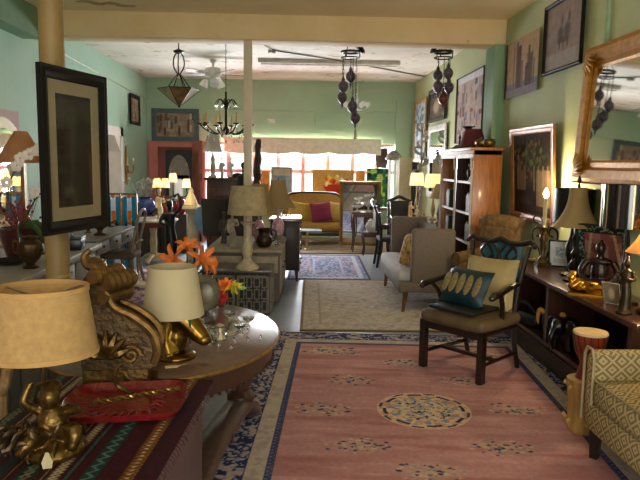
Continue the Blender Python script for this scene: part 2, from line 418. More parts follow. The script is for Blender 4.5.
# a round tan column and a slim square post carry the beam
cx = P(58.5, 270, 4.0).x; cx0 = P(52, 20, 4.0).x
g = G().tube([(cx-.012, 4.0, 0), (cx0, 4.0, ZC)], .073, 24); o = g.obj('column', M('#8a7042', .55, var=.15, scale=5, bump=.1, bscale=30)); struct(o)
g = G().tube([(cx+.01, 4.0, .915), (cx+.008, 4.0, .93)], .078, 24); g.obj('seam_ring', M('#8d7446', .5), o)
pxp = P(248, 190, YBM+.1).x
g = G().rbox((pxp, YBM+.1, 1.555), (.1, .1, 3.11), .008, 1); struct(g.obj('post', M('#c9bda2', .55, var=.1, scale=4), smooth=30))
# windows in the back wall
wroot = bpy.data.objects.new('window_1', None); COL.objects.link(wroot); wroot.location = (0, YB, 0); wroot['kind'] = 'structure'
FR = M('#a06c68', .5, var=.08)
g = G().span((wx0, .05, wz0), (wx1, .15, wz0+.06)).span((wx0, .05, wz1-.06), (wx1, .15, wz1)); g.obj('frame_rail', FR, wroot, 0)
nm = 8; trz = P(300, 171.5, YB).z
for i in range(nm+1):
    x = wx0+(wx1-wx0)*i/nm; G().span((x-.045, .0, wz0), (x+.045, .18, wz1)).obj('mullion', FR, wroot, 0)
G().span((wx0, .01, trz-.04), (wx1, .17, trz+.04)).obj('transom', FR, wroot, 0)
def thin_glass():
    if 'tg' in _M: return _M['tg']
    m = bpy.data.materials.new('clear_glass'); m.use_nodes = True; nt = m.node_tree; nt.nodes.remove(nt.nodes['Principled BSDF'])
    a = nt.nodes.new('ShaderNodeBsdfTransparent'); b = nt.nodes.new('ShaderNodeBsdfGlossy'); b.inputs['Roughness'].default_value = .03
    x = nt.nodes.new('ShaderNodeMixShader')
    x.inputs[0].default_value = .05; nt.links.new(a.outputs[0], x.inputs[1]); nt.links.new(b.outputs[0], x.inputs[2])
    nt.links.new(x.outputs[0], nt.nodes['Material Output'].inputs[0]); _M['tg'] = m; return m
for i in range(nm):
    xa = wx0+(wx1-wx0)*i/nm+.045; xb = wx0+(wx1-wx0)*(i+1)/nm-.045
    for za, zb in ((wz0+.06, trz-.04), (trz+.04, wz1-.06)): G().span((xa, .095, za), (xb, .105, zb)).obj('pane', thin_glass(), wroot, 0)
G().span((wx0-.1, -.3, wz0-.05), (wx1, .06, wz0)).obj('window_sill', M('#6a5348', .5), wroot, 0)
# scalloped valance
t = thing('window_valance', 'cream brocade valance with a scalloped hem across the back windows', 'valance', (0, YB-.12, 0))
va, vb = P(224, 145, YB-.12), P(381, 145, YB-.12); zt = P(300, 139.5, YB-.12).z; out = []
n = 60
for i in range(n+1):
    u = i/n; out.append((va.x+(vb.x-va.x)*u, zt-.27-.045*abs(math.sin(u*PI*4.5))**.7))
G().prism([(va.x, zt), ]+out+[(vb.x, zt)], .05).obj('fabric', M('#d8d2bc', .85, var=.12, scale=14), t, 30)
G().span((va.x-.02, -.06, zt), (vb.x+.02, .06, zt+.035)).obj('valance_board', M('#d8cfb8', .6), t, 0)
# surface wiring on walls and ceiling
CND = M('#a7bfa3', .5, var=.05)
def conduit(pts, r=.012, m=CND, nm='wall_conduit'):
    return struct(G().tube(pts, r, 6).obj(nm, m))
zc = P(300, 111, YB).z
conduit([(XL+.2, YB-.015, zc), (XR-.3, YB-.015, zc)])
conduit([(P(315, 120, YB).x, YB-.015, zc), (P(315, 120, YB).x, YB-.015, zc-.35)])
conduit([(XL+.015, 9.0, ZC), (XL+.015, 9.0, 3.1), (XL+.015, 13.6, 2.95), (XL+.015, 13.6, 2.6)])
conduit([(XL+.015, 8.6, ZC), (XL+.015, 8.6, 2.4)])
conduit([(XR-.012, P(592, 30, 5.2).y, 2.5), (XR-.012, P(592, 30, 5.2).y, ZC)], .02, M('#8fae88', .5))
conduit([(-2.9, 8.6, ZC-.015), (-.7, 9.0, ZC-.015), tuple(F(272, 50, ZC-.015))], .012, M('#9a9488', .5), 'ceiling_conduit')
conduit([tuple(F(272, 50, ZC-.015)), tuple(F(330, 59, ZC-.015)), tuple(F(438, 79, ZC-.015))], .012, M('#6e6a62', .5), 'ceiling_conduit')
o = G().lathe([(0, -.05), (.06, -.05), (.06, 0)], 10, tuple(F(272, 50, ZC))).obj('junction_box', M('#8d8a84', .5)); struct(o)
# flakes of paint hanging from the far ceiling
fl = bpy.data.objects.new('peeling_paint', None); COL.objects.link(fl); fl['kind'] = 'structure'
for k in range(20):
    c = P(random.uniform(118, 175), random.uniform(42, 52), random.uniform(8.3, 9.6)); a = random.uniform(0, 6)
    q = []
    for j in range(7):
        r = random.uniform(.10, .28); q.append((math.cos(a+j*.9)*r, math.sin(a+j*.9)*r*.6))
    g = G(); g.m = Matrix.Translation((c.x, c.y, ZC-random.uniform(.012, .03))) @ Matrix.Rotation(random.uniform(-.12, .12), 4, 'X')
    g.prism(q, .006, 'XY'); g.obj('paint_flake', M(random.choice(['#7a5c40', '#a08a70', '#8a6c4e', '#c8bca8']), .9), fl, 0)

for px_, py_ in ((84, 1), (98, 3), (112, 3), (124, 5)):
    c = F(px_, py_, ZC); q = [(math.cos(j*.8)*random.uniform(.06, .16), math.sin(j*.8)*random.uniform(.03, .08)) for j in range(8)]
    g = G(); g.m = Matrix.Translation((c.x, c.y, ZC-.006)); g.prism(q, .006, 'XY'); g.obj('paint_flake', M('#b39c74', .9), fl, 0)

a_, b_ = P(267, 123, YB-.01), P(275, 119, YB-.01)
struct(G().rbox(((a_.x+b_.x)/2, YB-.012, (a_.z+b_.z)/2), (b_.x-a_.x, .022, b_.z-a_.z), .004, 1).obj('trim_5', M('#d8d8d0', .5), smooth=30))

# ================================================================ rugs
def motif(p, X, Y, cx, cy, r, seed, cols=('#d8c49c', '#27304e', '#4a5a80')):
    rs = np.random.RandomState(seed)
    p.put(ell(X, Y, cx, cy, r*1.25, r*.8, .9), cols[0], .55)
    for k in range(80):
        a, d = rs.rand()*6.28, r*rs.rand()**.8; q = r*(.03+.06*rs.rand())
        p.put(ell(X, Y, cx+math.cos(a)*d*1.2, cy+math.sin(a)*d*.7, q*1.3, q, .3), cols[rs.choice([0, 0, 1, 1, 2])], .9)
def floral(X, Y, sc, seed, w=2.6, h=3.8):
    U, V = X/w+.5, Y/h+.5
    n = vnoise(U, V, sc*w, sc*h, seed)+.5*vnoise(U, V, sc*2.1*w, sc*2.1*h, seed+1); return n/1.5
RW, RH = 2.62, 3.78
def rug_pink(U, V):
    X, Y = (U-.5)*RW, (V-.5)*RH
    p = Paint(U, V, '#ac7e7c')
    n = vnoise(U, V, 9, 40, 3); p.put((n-.3)*1.2, '#b88c8a', .8); n = vnoise(U, V, 5, 60, 5); p.put((n-.5)*2.4, '#9a6460', .8); n = vnoise(U, V, 14, 120, 15); p.put((n-.55)*2.4, '#c49c98', .5)
    dx, dy = RW/2-np.abs(X), RH/2-np.abs(Y); e = np.minimum(dx, dy)
    # scattered sprays
    spr = [(-0.68, -0.03), (-0.46, 0.56), (-0.46, -0.58), (0.38, 0.6), (0.63, 0.05), (0.38, -0.54), (-0.03, 1.0), (-0.08, -0.87), (-0.57, 1.3)]
    for i, (a, b) in enumerate(spr): motif(p, X, Y, a, b, .165, 20+i, ('#bda68c', '#2e3250', '#7d8494'))
    # corner sprays
    for a in (-1, 1):
        for b in (-1, 1): motif(p, X, Y, a*.72, b*1.3, .17, 60+a+3*b, ('#d2bc98', '#3a4060', '#9098a8'))
    # centre medallion
    R = np.hypot(X, Y); A = np.arctan2(Y, X)
    p.put((R < .315).astype(float), '#cbb08e'); p.put(((R < .3)*(R > .2)).astype(float)*(floral(X, Y, 30, 8) > .5), '#b08a78', .9)
    p.put(((R > .255) & (R < .28) & (np.sin(A*8+.5) > .1)).astype(float), '#2a2f50'); p.put(((R > .285) & (R < .305) & (np.sin(A*8+3.6) > .5)).astype(float), '#333a5c')
    p.put(((R < .19) & (floral(X, Y, 42, 18) > .56)).astype(float), '#8a8f98'); p.put(((R < .2) & (floral(X, Y, 46, 28) > .66)).astype(float), '#2e3350')
    p.put(((R > .19) & (R < .24) & (np.sin(A*11) > .55)).astype(float), '#7f8896')
    # borders
    p.put((e < .385).astype(float), '#383c5c'); p.put(((e < .377) & (e > .347) & (np.sin(X*150)*np.sin(Y*150) > .2)).astype(float), '#5a6080')
    p.put((e < .34).astype(float), '#b3a596'); p.put(((e < .33) & (floral(X, Y, 18, 41) > .6)).astype(float), '#a3948a')
    p.put((e < .235).astype(float), '#2c3156'); f = floral(X, Y, 26, 33)
    p.put(((e < .225) & (f > .55)).astype(float), '#8c8b9e'); p.put(((e < .225) & (f > .67)).astype(float), '#ab9a8c'); p.put(((e < .225) & (f < .30)).astype(float), '#9a949e')
    p.put((e < .03).astype(float), '#4b3f4a')
    wear = vnoise(U, V, 30, 90, 77); p.put((wear-.6)*1.5, '#9c7f7c', .35)
    return p.out()
def rug(name, label, c, rz, w, h, fn, nx, ny, z=0.0):
    o = raster(w, h, nx, ny, fn, MA(.95, bump=.5, bscale=180, spec=.08, alpha_var=.12, nscale=40), name, None, .010, 'XY')
    o.location = (c[0], c[1], z); o.rotation_euler.z = rz; return tag(o, label, 'rug')
rug('oriental_rug', 'large dusty pink oriental rug with cream medallion and navy floral border', (.86, 4.06), -.066, RW, RH, rug_pink, 420, 600)
def rug_beige(U, V):
    p = Paint(U, V, '#b0a596'); n = vnoise(U, V, 40, 50, 4); p.put((n-.5)*2, '#8d8070', .7); n = vnoise(U, V, 60, 80, 9); p.put((n-.55)*2.4, '#c6bcb0', .8)
    e = np.minimum(np.minimum(U, 1-U)*2.1, np.minimum(V, 1-V)*2.8); p.put((e < .04).astype(float), '#8a7558'); p.put(((e > .22) & (e < .25)).astype(float), '#9c8f84')
    p.put((e < .012).astype(float), '#5a4a38'); return p.out()
rug('beige_rug', 'worn beige patterned rug under the grey upholstered settee', (1.0, 7.43), -.02, 1.9, 2.72, rug_beige, 150, 220)
def rug_blue(U, V):
    X, Y = (U-.5)*1.2, (V-.5)*2.3; e = np.minimum(.6-np.abs(X), 1.15-np.abs(Y)); p = Paint(U, V, '#7480a8'); f = vnoise(U, V, 40, 50, 6)
    p.put((f > .56).astype(float), '#a8a8c0'); p.put(((e > .1) & (e < .16)).astype(float), '#c3c6d6'); p.put(((e > .36) & (e < .4)).astype(float), '#aab0cc')
    p.put(((e > .18) & (e < .34) & (f > .5)).astype(float), '#b8a9b4'); p.put((e < .04).astype(float), '#5a5570'); return p.out()
rug('blue_rug', 'faded blue bordered rug in front of the mustard sofa', (.47, 10.0), -.02, 1.2, 2.35, rug_blue, 120, 160)
def rug_cream(U, V):
    p = Paint(U, V, '#a99b86'); n = vnoise(U, V, 40, 30, 14); p.put((n-.5)*2, '#8f8068', .6); e = np.minimum(U, 1-U); p.put((np.minimum(V, 1-V) < .03)*1., '#6e6048'); return p.out()
rug('tan_rug', 'tan rug under the mustard sofa and the gilt framed mirror', (.6, 12.35), 0, 3.0, 1.9, rug_cream, 100, 60)
def rug_rose(U, V):
    p = Paint(U, V, '#b08c98'); n = vnoise(U, V, 26, 30, 24); p.put((n > .58)*1., '#7d5a78'); p.put((n < .36)*1., '#cdb8bc'); e = np.minimum(U, 1-U)
    p.put((e < .08)*1., '#6d5878'); return p.out()
rug('rose_rug', 'small rose and plum rug under the desk chair', (-2.0, 8.3), 0, 1.4, 2.6, rug_rose, 80, 120)

# ================================================================ wooden armchair by the console
DKW = wood('#1e110c', .35, .3); MAH = wood('#4a261a', .32, .5); OAK = wood('#a8662c', .4, .2); BLKW = wood('#17110e', .3, .4)
t = thing('carved_armchair', 'dark carved wooden armchair with worn olive seat holding cushions', 'armchair', (1.40, 4.93, .011), -.877)
w2, d2 = .30, .27
for s in (-1, 1):
    G().box((s*(w2-.025), -d2+.025, .2), (.052, .052, .40)).obj('leg', DKW, t, 0)
    G().tube([(s*(w2-.06), d2+.06, 0), (s*(w2-.06), d2-.01, .22), (s*(w2-.06), d2-.02, .44)], [.024, .027, .028], 4).obj('leg', DKW, t, 0)
g = G().box((0, -d2+.025, .37), (w2*2-.08, .045, .07)).box((0, d2-.02, .37), (w2*2-.14, .04, .07))
for s in (-1, 1): g.tube([(s*(w2-.03), -d2+.03, .37), (s*(w2-.06), d2-.02, .37)], .033, 4)
g.obj('seat_rail', DKW, t, 0)
g = G()
for s in (-1, 1): g.tube([(s*(w2-.03), -d2+.03, .13), (s*(w2-.06), d2+.01, .13)], .017, 4)
g.box((0, -.02, .13), (w2*2-.09, .035, .026)); g.obj('stretcher', DKW, t, 0)
G().rbox((0, -.01, .435), (.6, .55, .10), .045, 3, puff=.025).obj('seat', M('#54442a', .7, var=.3, scale=7, bump=.15), t)
g = G()                                         # back posts and serpentine crest
for s in (-1, 1): g.tube([(s*.235, d2-.01, .42), (s*.235, d2+.03, .65), (s*.25, d2+.08, .86), (s*.27, d2+.11, 1.0)], [.024, .021, .019, .018], 8, 5)
g.tube([(-.31, d2+.105, 1.005), (-.275, d2+.11, 1.035), (-.21, d2+.11, 1.015), (-.1, d2+.11, 1.005), (0, d2+.11, 1.035), (.1, d2+.11, 1.005), (.21, d2+.11, 1.015), (.275, d2+.11, 1.035), (.31, d2+.105, 1.005)], [.012, .022, .022, .022, .026, .022, .022, .022, .012], 8, 5)
for s in (-1, 1): g.ball((s*.315, d2+.105, 1.0), .02, 8, 6)
g.obj('back_frame', DKW, t)
g = G()
for s in (-1, 1):
    g.tube([(s*.04, d2+.01, .46), (s*.05, d2+.03, .62), (s*.11, d2+.06, .76), (s*.06, d2+.09, .88), (s*.13, d2+.11, 1.0)], .013, 6, 6)
    g.tube([(s*.02, d2+.015, .5), (-s*.08, d2+.06, .74), (s*.02, d2+.08, .85), (-s*.06, d2+.105, 1.0)], .012, 6, 6)
    g.tube([(s*.13, d2+.1, .99), (s*.17, d2+.09, .92), (s*.11, d2+.08, .86), (s*.06, d2+.09, .9)], .011, 6, 6)
g.box((0, d2, .47), (.16, .03, .06)); g.obj('back_splat', DKW, t)
for s in (-1, 1):
    a = G().tube([(s*.245, d2+.02, .70), (s*.30, .12, .715), (s*.325, -.08, .69), (s*.33, -.2, .675), (s*.325, -.235, .655)], [.018, .022, .024, .03, .02], 8, 6).obj('arm', DKW, t)
    G().tube([(s*.325, -.11, .68), (s*.30, -.03, .58), (s*.285, .0, .40)], [.018, .019, .022], 6, 5).obj('arm_support', DKW, a)
chair_m = t.matrix_basis.copy()
def on_chair(name, label, cat, loc, tilt, rz=0):
    th = thing(name, label, cat)
    th.matrix_basis = Matrix.Translation((1.40, 4.93, .011)) @ Matrix.Rotation(-.877, 4, 'Z') @ Matrix.Translation(loc) @ Matrix.Rotation(rz, 4, 'Z') @ Matrix.Rotation(tilt, 4, 'X')
    return th
t = on_chair('seat_pad', 'thin black leather pad lying on the olive chair seat', 'cushion', (-.02, -.06, .515), 0)
G().rbox((0, 0, .0), (.42, .40, .03), .014, 2).obj('pad', M('#14181a', .45, var=.2), t)
t = on_chair('throw_cushion', 'plain cream cushion leaning on the back of the carved armchair', 'cushion', (.06, .15, .70), -.22, .08)
G().pillow((0, 0, 0), .46, .42, .15).obj('cover', M('#ad9866', .85, var=.08, bump=.1, bscale=200), t)
g = G().tube([(.2, -.075, .0), (.2, -.09, -.1), (.205, -.085, -.2)], .006, 6).obj('tassel_cord', M('#d6c79e', .9), t)
t = on_chair('throw_cushion', 'teal silk cushion with a row of gold oval medallions on the carved armchair', 'cushion', (-.06, -.0, .665), -.5, -.12)
G().pillow((0, 0, 0), .46, .32, .14).obj('cover', M('#0c2e35', .45, var=.25, bump=.1, bscale=60), t)
for k in range(5):
    o = G().ball((0, 0, 0), (.037, .008, .088), 16, 8).obj('gold_medallion', M('#85754c', .6, .1, var=.35, scale=60), t)
    u = -.16+k*.08; o.location = (u, -.073*(1-(u/.23)**4)**.6-.001, 0)
t = on_chair('throw_cushion', 'teal cushion hanging behind the pierced chair back', 'cushion', (-.02, .42, .86), -.15)
G().pillow((0, 0, 0), .40, .34, .1).obj('cover', M('#1c5560', .6, var=.3, scale=20), t)

# ================================================================ grey high-armed settee, cushions
GREYF = M('#6c6259', .9, var=.08, scale=30, bump=.2, bscale=300)
t = thing('upholstered_settee', 'taupe grey upholstered settee with tall square wings and tapered legs', 'settee', (1.42, 7.62, .011), -PI/2)
SW, SD = 1.66, .62                              # along the hall, front to back
for s in (-1, 1):
    for q in (-1, 1): G().tube([(s*(SW/2-.09), q*(SD/2-.09)+q*.02, 0), (s*(SW/2-.09), q*(SD/2-.1), .25)], [.018, .032], 4).obj('leg', wood('#6b4526', .4), t, 0)
G().rbox((0, 0, .29), (SW, SD, .12), .03, 2).obj('seat_base', GREYF, t)
G().rbox((0, -.03, .40), (SW-.2, SD-.06, .14), .05, 3, puff=.015).obj('seat_cushion', M('#b4b2b4', .9, var=.06, bump=.2, bscale=300), t)
G().rbox((0, SD/2-.07, .60), (SW, .14, .58), .045, 3).obj('backrest', GREYF, t)
for s in (-1, 1):
    G().rbox((s*(SW/2-.065), .07, .62), (.125, SD-.14, .64), .04, 3).obj('wing', GREYF, t)
for i, (yy, lab, c1) in enumerate(((.25, 'black and white patterned cushion on the grey settee', '#1f2226'), (.05, 'gold and cream patterned cushion by the near wing of the settee', '#b08a48'))):
    t = thing('settee_cushion', lab, 'cushion', (1.38-.06*i, 7.42-.22*i, .655), -PI/2)
    def fn(U, V, c1=c1, i=i):
        p = Paint(U, V, c1); n = vnoise(U, V, 9, 9, 31+i); p.put((n > .55)*1., '#d9cdb0'); p.put((n < .33)*1., '#2b2622'); return p.out()
    g = G().pillow((0, 0, 0), .4, .4, .15).obj('cover', M(c1, .85, var=.9, scale=16), t); t.rotation_euler = (-.25, 0, -PI/2+.35*i)

# ================================================================ yellow lattice armchair, cut by the frame
def lattice():
    m = bpy.data.materials.new('lattice_weave'); m.use_nodes = True; nt = m.node_tree; L = nt.links
    b = nt.nodes['Principled BSDF']; b.inputs['Roughness'].default_value = .85; b.inputs['Specular IOR Level'].default_value = .2
    tc = nt.nodes.new('ShaderNodeTexCoord'); sp = nt.nodes.new('ShaderNodeSeparateXYZ'); L.new(tc.outputs['Object'], sp.inputs[0])
    def mt(op, a, bb=None, c=None):
        n = nt.nodes.new('ShaderNodeMath'); n.operation = op
        for i, x in enumerate((a, bb, c)):
            if x is None: continue
            if isinstance(x, (int, float)): n.inputs[i].default_value = x
            else: L.new(x, n.inputs[i])
        return n.outputs[0]
    # two woven axes: across, and up/along
    nn_ = nt.nodes.new('ShaderNodeSeparateXYZ'); L.new(tc.outputs['Normal'], nn_.inputs[0])
    kz = mt('GREATER_THAN', mt('ABSOLUTE', nn_.outputs[2]), .7); kx = mt('GREATER_THAN', mt('ABSOLUTE', nn_.outputs[0]), .7)
    def sel(k, a, b_): return mt('ADD', mt('MULTIPLY', b_, k), mt('MULTIPLY', a, mt('SUBTRACT', 1., k)))
    u = mt('MULTIPLY', sel(kx, sp.outputs[0], sp.outputs[1]), 9.5); v = mt('MULTIPLY', sel(kz, sp.outputs[2], sp.outputs[1]), 10.5)
    d = mt('ADD', mt('PINGPONG', u, .5), mt('PINGPONG', v, .5))          # diamond distance 0..1
    ring = mt('PINGPONG', mt('MULTIPLY', d, 3.), .5)
    k = mt('GREATER_THAN', ring, .25)
    x = nt.nodes.new('ShaderNodeMix'); x.data_type = 'RGBA'; L.new(k, x.inputs[0]); x.inputs[6].default_value = lin('#7a6a48')+[1]; x.inputs[7].default_value = lin('#b3a074')+[1]
    L.new(x.outputs[2], b.inputs['Base Color']); return m
LAT = lattice(); PIPE = M('#9a8a68', .8)
t = thing('lattice_armchair', 'low armchair covered in yellow diamond lattice weave with dark block legs', 'armchair', (2.02, 3.06, .011), -PI/2)
AW, AD = .80, .76
for s in (-1, 1):
    for q in (-1, 1): G().tube([(s*(AW/2-.1), q*(AD/2-.06), 0), (s*(AW/2-.1), q*(AD/2-.06), .17)], [.03, .04], 4).obj('leg', BLKW, t, 0)
G().rbox((0, 0, .25), (AW-.12, AD, .16), .03, 2).obj('seat_base', LAT, t)
c = G().rbox((0, -.06, .395), (AW-.24, AD-.14, .15), .04, 3, puff=.02).obj('seat_cushion', LAT, t)
G().tube([(-(AW-.24)/2+.02, -AD/2+.015, .468), ((AW-.24)/2-.02, -AD/2+.015, .468)], .007, 6).obj('piping', PIPE, c)
for s in (-1, 1):
    a = G().rbox((s*(AW/2-.06), -.02, .395), (.12, AD-.06, .45), .055, 3).obj('arm', LAT, t)
    G().tube([(s*(AW/2-.115), -AD/2+.012, .2), (s*(AW/2-.115), -AD/2+.012, .59), (s*(AW/2-.09), -AD/2+.012, .63), (s*(AW/2-.03), -AD/2+.012, .63), (s*(AW/2-.005), -AD/2+.012, .59), (s*(AW/2-.005), -AD/2+.012, .2)], .009, 6).obj('piping', PIPE, a)
G().rbox((0, AD/2-.07, .55), (AW-.04, .15, .62), .06, 3).obj('backrest', LAT, t)

# ================================================================ oak bookcase
t = thing('bookcase', 'tall oak bookcase with pale carved cornice and open dark shelves', 'bookcase', (2.22, 8.22, 0), -PI/2)
BW, BD, BH = 1.66, .34, 1.83
for s in (-1, 1): G().rbox((s*(BW/2-.015), 0, BH/2), (.03, BD, BH), .005, 1).obj('side_panel', OAK, t, 30)
G().box((0, BD/2-.01, BH/2), (BW-.06, .02, BH)).obj('back_panel', wood('#3a1d14'), t, 0)
G().box((0, -.01, BH/2), (.03, BD-.04, BH-.04)).obj('divider', wood('#3a2018'), t, 0)
PALE = M('#cfc3b4', .6, var=.15); SHW = wood('#43251a', .5, .1)
for z in (.09, .36, .70, 1.06, 1.44):
    for k in (-.5, .5):
        o = G().box((k*.80, -.0, z), (.77, BD-.06, .024)).obj('shelf', SHW, t, 0)
        if z > .5: G().box((k*.80, -BD/2+.02, z), (.77, .012, .028)).obj('shelf_edge', PALE, o, 0)
g = G().rbox((0, -.02, BH+.015), (BW+.06, BD+.06, .035), .008, 1).box((0, -.01, BH-.03), (BW, BD, .05)); g.obj('top_board', OAK, t, 30)
g = G().rbox((0, -BD/2-.02, BH-.02), (BW+.04, .04, .05), .012, 2).box((0, -BD/2-.008, BH-.07), (BW, .014, .05))
g.obj('cornice', PALE, t, 30)
for x in (-.8, 0, .8):
    g = G()
    for k in range(5): g.ball((x, -BD/2-.02, BH-.1-.03*k), (.026-.003*k, .016, .022), 8, 6)
    g.obj('corbel', PALE, t)
    G().tube([(x, -BD/2-.006, .02), (x, -BD/2-.006, BH-.22)], .012 if abs(x) < .5 else .016, 8).obj('front_moulding', PALE, t)
def bk(px_, k, z, name, label, cat):              # local spot on a shelf: bay k, offset
    return thing(name, label, cat, (2.22-.06, 8.22-(k*.40+px_), z), -PI/2)
bkmats = ['#3a1a1a', '#1e2430', '#4a3a22', '#6b2a22', '#2b3326', '#8a7a5a', '#23201e']
for k, z, n, row in ((1, .712, 6, 'lower'), (1, 1.072, 5, 'middle'), (-1, .712, 5, 'lower'), (-1, 1.072, 5, 'middle')):
    for j in range(n):
        h = .2+.06*((j*37) % 5)/5; x = .06+j*.034 if k == 1 else -.2+j*.036
        bay = {1: 'bookcase bay beside the oak side panel', -1: 'bookcase bay by the lamps'}[k]
        cn = ['dark red', 'navy', 'brown', 'brick red', 'dark green', 'tan', 'black'][(j*3+k) % 7]
        b = bk(x, k, z, 'book', f'{cn} book upright on the {row} shelf, {bay}', 'book'); b['group'] = 'books standing in the bookcase'
        G().box((0, .0, h/2), (.028, .16, h)).obj('cover', M(bkmats[(j*3+k) % 7], .6), b, 0)
        G().box((0, .004, h/2), (.022, .162, h-.012)).obj('pages', M('#d8cdb4', .9), b, 0)
b = bk(.02, 1, 1.452, 'letter_holder', 'small white slanted paper stand on the top shelf of the bookcase', 'holder')
G().prism([(-.08, .02), (.08, .09), (.08, .11), (-.08, .04)], .05).obj('slanted_sheet', M('#e4dcd0', .7), b, 0); G().box((0, 0, .01), (.16, .08, .02)).obj('base', M('#cfc4b0', .7), b, 0)
for k, z in ((-1, .712), (-1, 1.072), (1, 1.452), (-1, 1.452)):
    nm_ = {(-1, .712): 'black slender figurine on the lower shelf of the bookcase by the lamps', (-1, 1.072): 'black slender figurine on the middle shelf of the bookcase', (1, 1.452): 'black squat figurine on the top shelf beside the paper stand',
           (-1, 1.452): 'black slender figurine on the top shelf in the bay by the lamps'}[k, z]
    b = bk(.12 if k < 1 else -.14, k, z, 'figurine', nm_, 'figurine')
    G().lathe([(.04, 0), (.045, .015), (.02, .03), (.028, .08), (.034, .12), (.02, .16), (.012, .17), (.022, .19), (.02, .21), (0, .225)], 12).obj('body', M('#141110', .4), b)
    G().tube([(-.03, 0, .14), (-.05, -.01, .1), (-.02, -.03, .09)], .008, 6, 4).obj('arm', M('#141110', .4), b)
# on top of the bookcase
t = thing('maroon_lamp', 'small lamp with maroon fabric shade on top of the bookcase', 'lamp', (2.2, 8.0, BH+.033))
G().lathe([(.06, 0), (.065, .012), (.02, .03), (.015, .12)], 16).obj('base', M('#201814', .4), t)
G().shell([(.17, .02), (.105, .24)], .005).obj('shade', M('#5e2022', .8, var=.15), t)
t = thing('dark_finial_lamp', 'black ornament with flared top behind the maroon shade on the bookcase', 'ornament', (2.22, 8.35, BH+.033))
G().lathe([(.07, 0), (.03, .03), (.02, .1), (.035, .16), (.02, .2), (.02, .24), (.06, .27), (.075, .29), (.04, .30)], 14).obj('body', M('#120f0e', .35), t)
G().tube([(.06, 0, .285), (.09, 0, .30)], .008, 6).obj('spout', M('#120f0e', .35), t)
t = thing('ship_ornament', 'dark low ornament with upright spire at the far end of the bookcase top', 'ornament', (2.22, 8.75, BH+.033), -PI/2)
G().lathe([(.1, 0), (.11, .02), (.05, .06), (.0, .065)], 12, sx=1.3).obj('hull', M('#2a1e16', .5), t); G().lathe([(.02, .05), (.012, .14), (.022, .16), (.006, .2), (0, .28)], 8).obj('spire', M('#2a1e16', .5), t)
for k, x in enumerate((7.48, 7.62)):
    t = thing('brass_bowl', ('ribbed brass bowl at the corner of the bookcase top', 'second ribbed brass bowl beside the maroon shade')[k], 'bowl', (2.25-.05*k, x, BH+.033))
    G().lathe([(.02, 0), (.05, .01), (.072, .045), (.075, .07), (.06, .095), (.03, .105), (0, .108)], 20, rfn=lambda a, z: 1+.06*abs(math.sin(a*6))).obj('bowl_body', M('#7a6236', .35, .8), t)
    G().lathe([(.012, .105), (.016, .12), (0, .13)], 10).obj('knob', M('#8a7040', .3, .8), t)

# ================================================================ pictures on the right wall (it faces -x)
RZ = -PI/2; XW = XR-.035
GOLD = M('#a8721c', .4, .35, var=.3, scale=25, bump=.3, bscale=60); DKGOLD = M('#7a5626', .4, .7, var=.35, scale=20, bump=.4, bscale=50)
BLACKF = M('#100d0b', .6, var=.1, spec=.2)
def wallpic(name, label, cat, y0, y1, z0, z1, *a, x=XW, **k):
    return picture(name, label, cat, (x, (y0+y1)/2, (z0+z1)/2), RZ, abs(y1-y0), z1-z0, *a, **k)
def sky_fn(U, V):
    p = Paint(U, V, '#b59b7c'); n = vnoise(U, V, 8, 4, 1); p.put(n, '#a88c70', .6); p.put((V < .25)*1., '#7c7a84', .9); rs = np.random.RandomState(3)
    for k in range(18):
        x = rs.rand(); wd = .015+.02*rs.rand(); h = .45+.5*rs.rand(); p.put(rect(U, V, x-wd, x+wd, .1*rs.rand(), h), rs.choice(['#6c5c5c', '#5a4a46', '#8a7468', '#7a6a6a', '#544c52']), .85)
    p.put((V < .14)*1., '#8a8690'); p.put(rect(U, V, .0, .06, 0, 1), '#4a382c', .8); return p.out()
wallpic('skyline_canvas', 'unframed canvas of brown city towers above the bookcase', 'painting', 6.63, 7.66, 2.44, 3.07, 0, None, sky_fn, res=80)
def horse_fn(U, V):
    p = Paint(U, V, '#8d7d78'); n = vnoise(U, V, 10, 12, 5); p.put(n, '#a08f86', .6); p.put((V < .25)*1., '#a59c98', .8)
    for cx, cy, rx, ry in ((.42, .52, .1, .16), (.6, .55, .12, .14), (.45, .72, .04, .1), (.64, .74, .04, .1), (.5, .42, .22, .07), (.4, .36, .03, .1), (.62, .36, .03, .1), (.5, .34, .02, .1)): p.put(ell(U, V, cx, cy, rx, ry, .5), '#57504f', .75)
    return p.out()
wallpic('rider_print', 'black framed faded print of two riders on horseback', 'picture', 5.57, 6.45, 2.55, 3.22, .035, BLACKF, horse_fn, res=70, glaze=False, rough=.25)
def poster_fn(U, V):
    p = Paint(U, V, '#b8a7a0'); rs = np.random.RandomState(9)
    for k in range(60):
        x, y = rs.rand(), rs.rand()*.86; p.put(rect(U, V, x, x+.03+.1*rs.rand(), y, y+.04+.14*rs.rand()), rs.choice(['#a08a94', '#8a4a42', '#6c7c8c', '#c8beb8', '#7a6460', '#5a5a66', '#b39a88', '#9c8fa0']), .8)
    p.put((V > .9)*1., '#d8d8dc'); return p.out()
wallpic('street_poster', 'tall poster of pinkish townhouses above the bookcase top', 'poster', 8.5, 9.95, 1.98, 2.97, .012, M('#3a302a', .5), poster_fn, res=70)
def dark_fn(U, V):
    p = Paint(U, V, '#4a4238'); p.put(vnoise(U, V, 8, 8, 2), '#8a7a5c', .6); p.put(ell(U, V, .45, .4, .28, .3, .5), '#b8a888', .7); p.put((V > .75)*1., '#3a342e', .7); return p.out()
wallpic('still_life_painting', 'dark framed still life painting hung high beside the gilt framed picture', 'painting', 10.75, 12.1, 2.42, 3.02, .07, M('#2a1d14', .4), dark_fn, res=40)
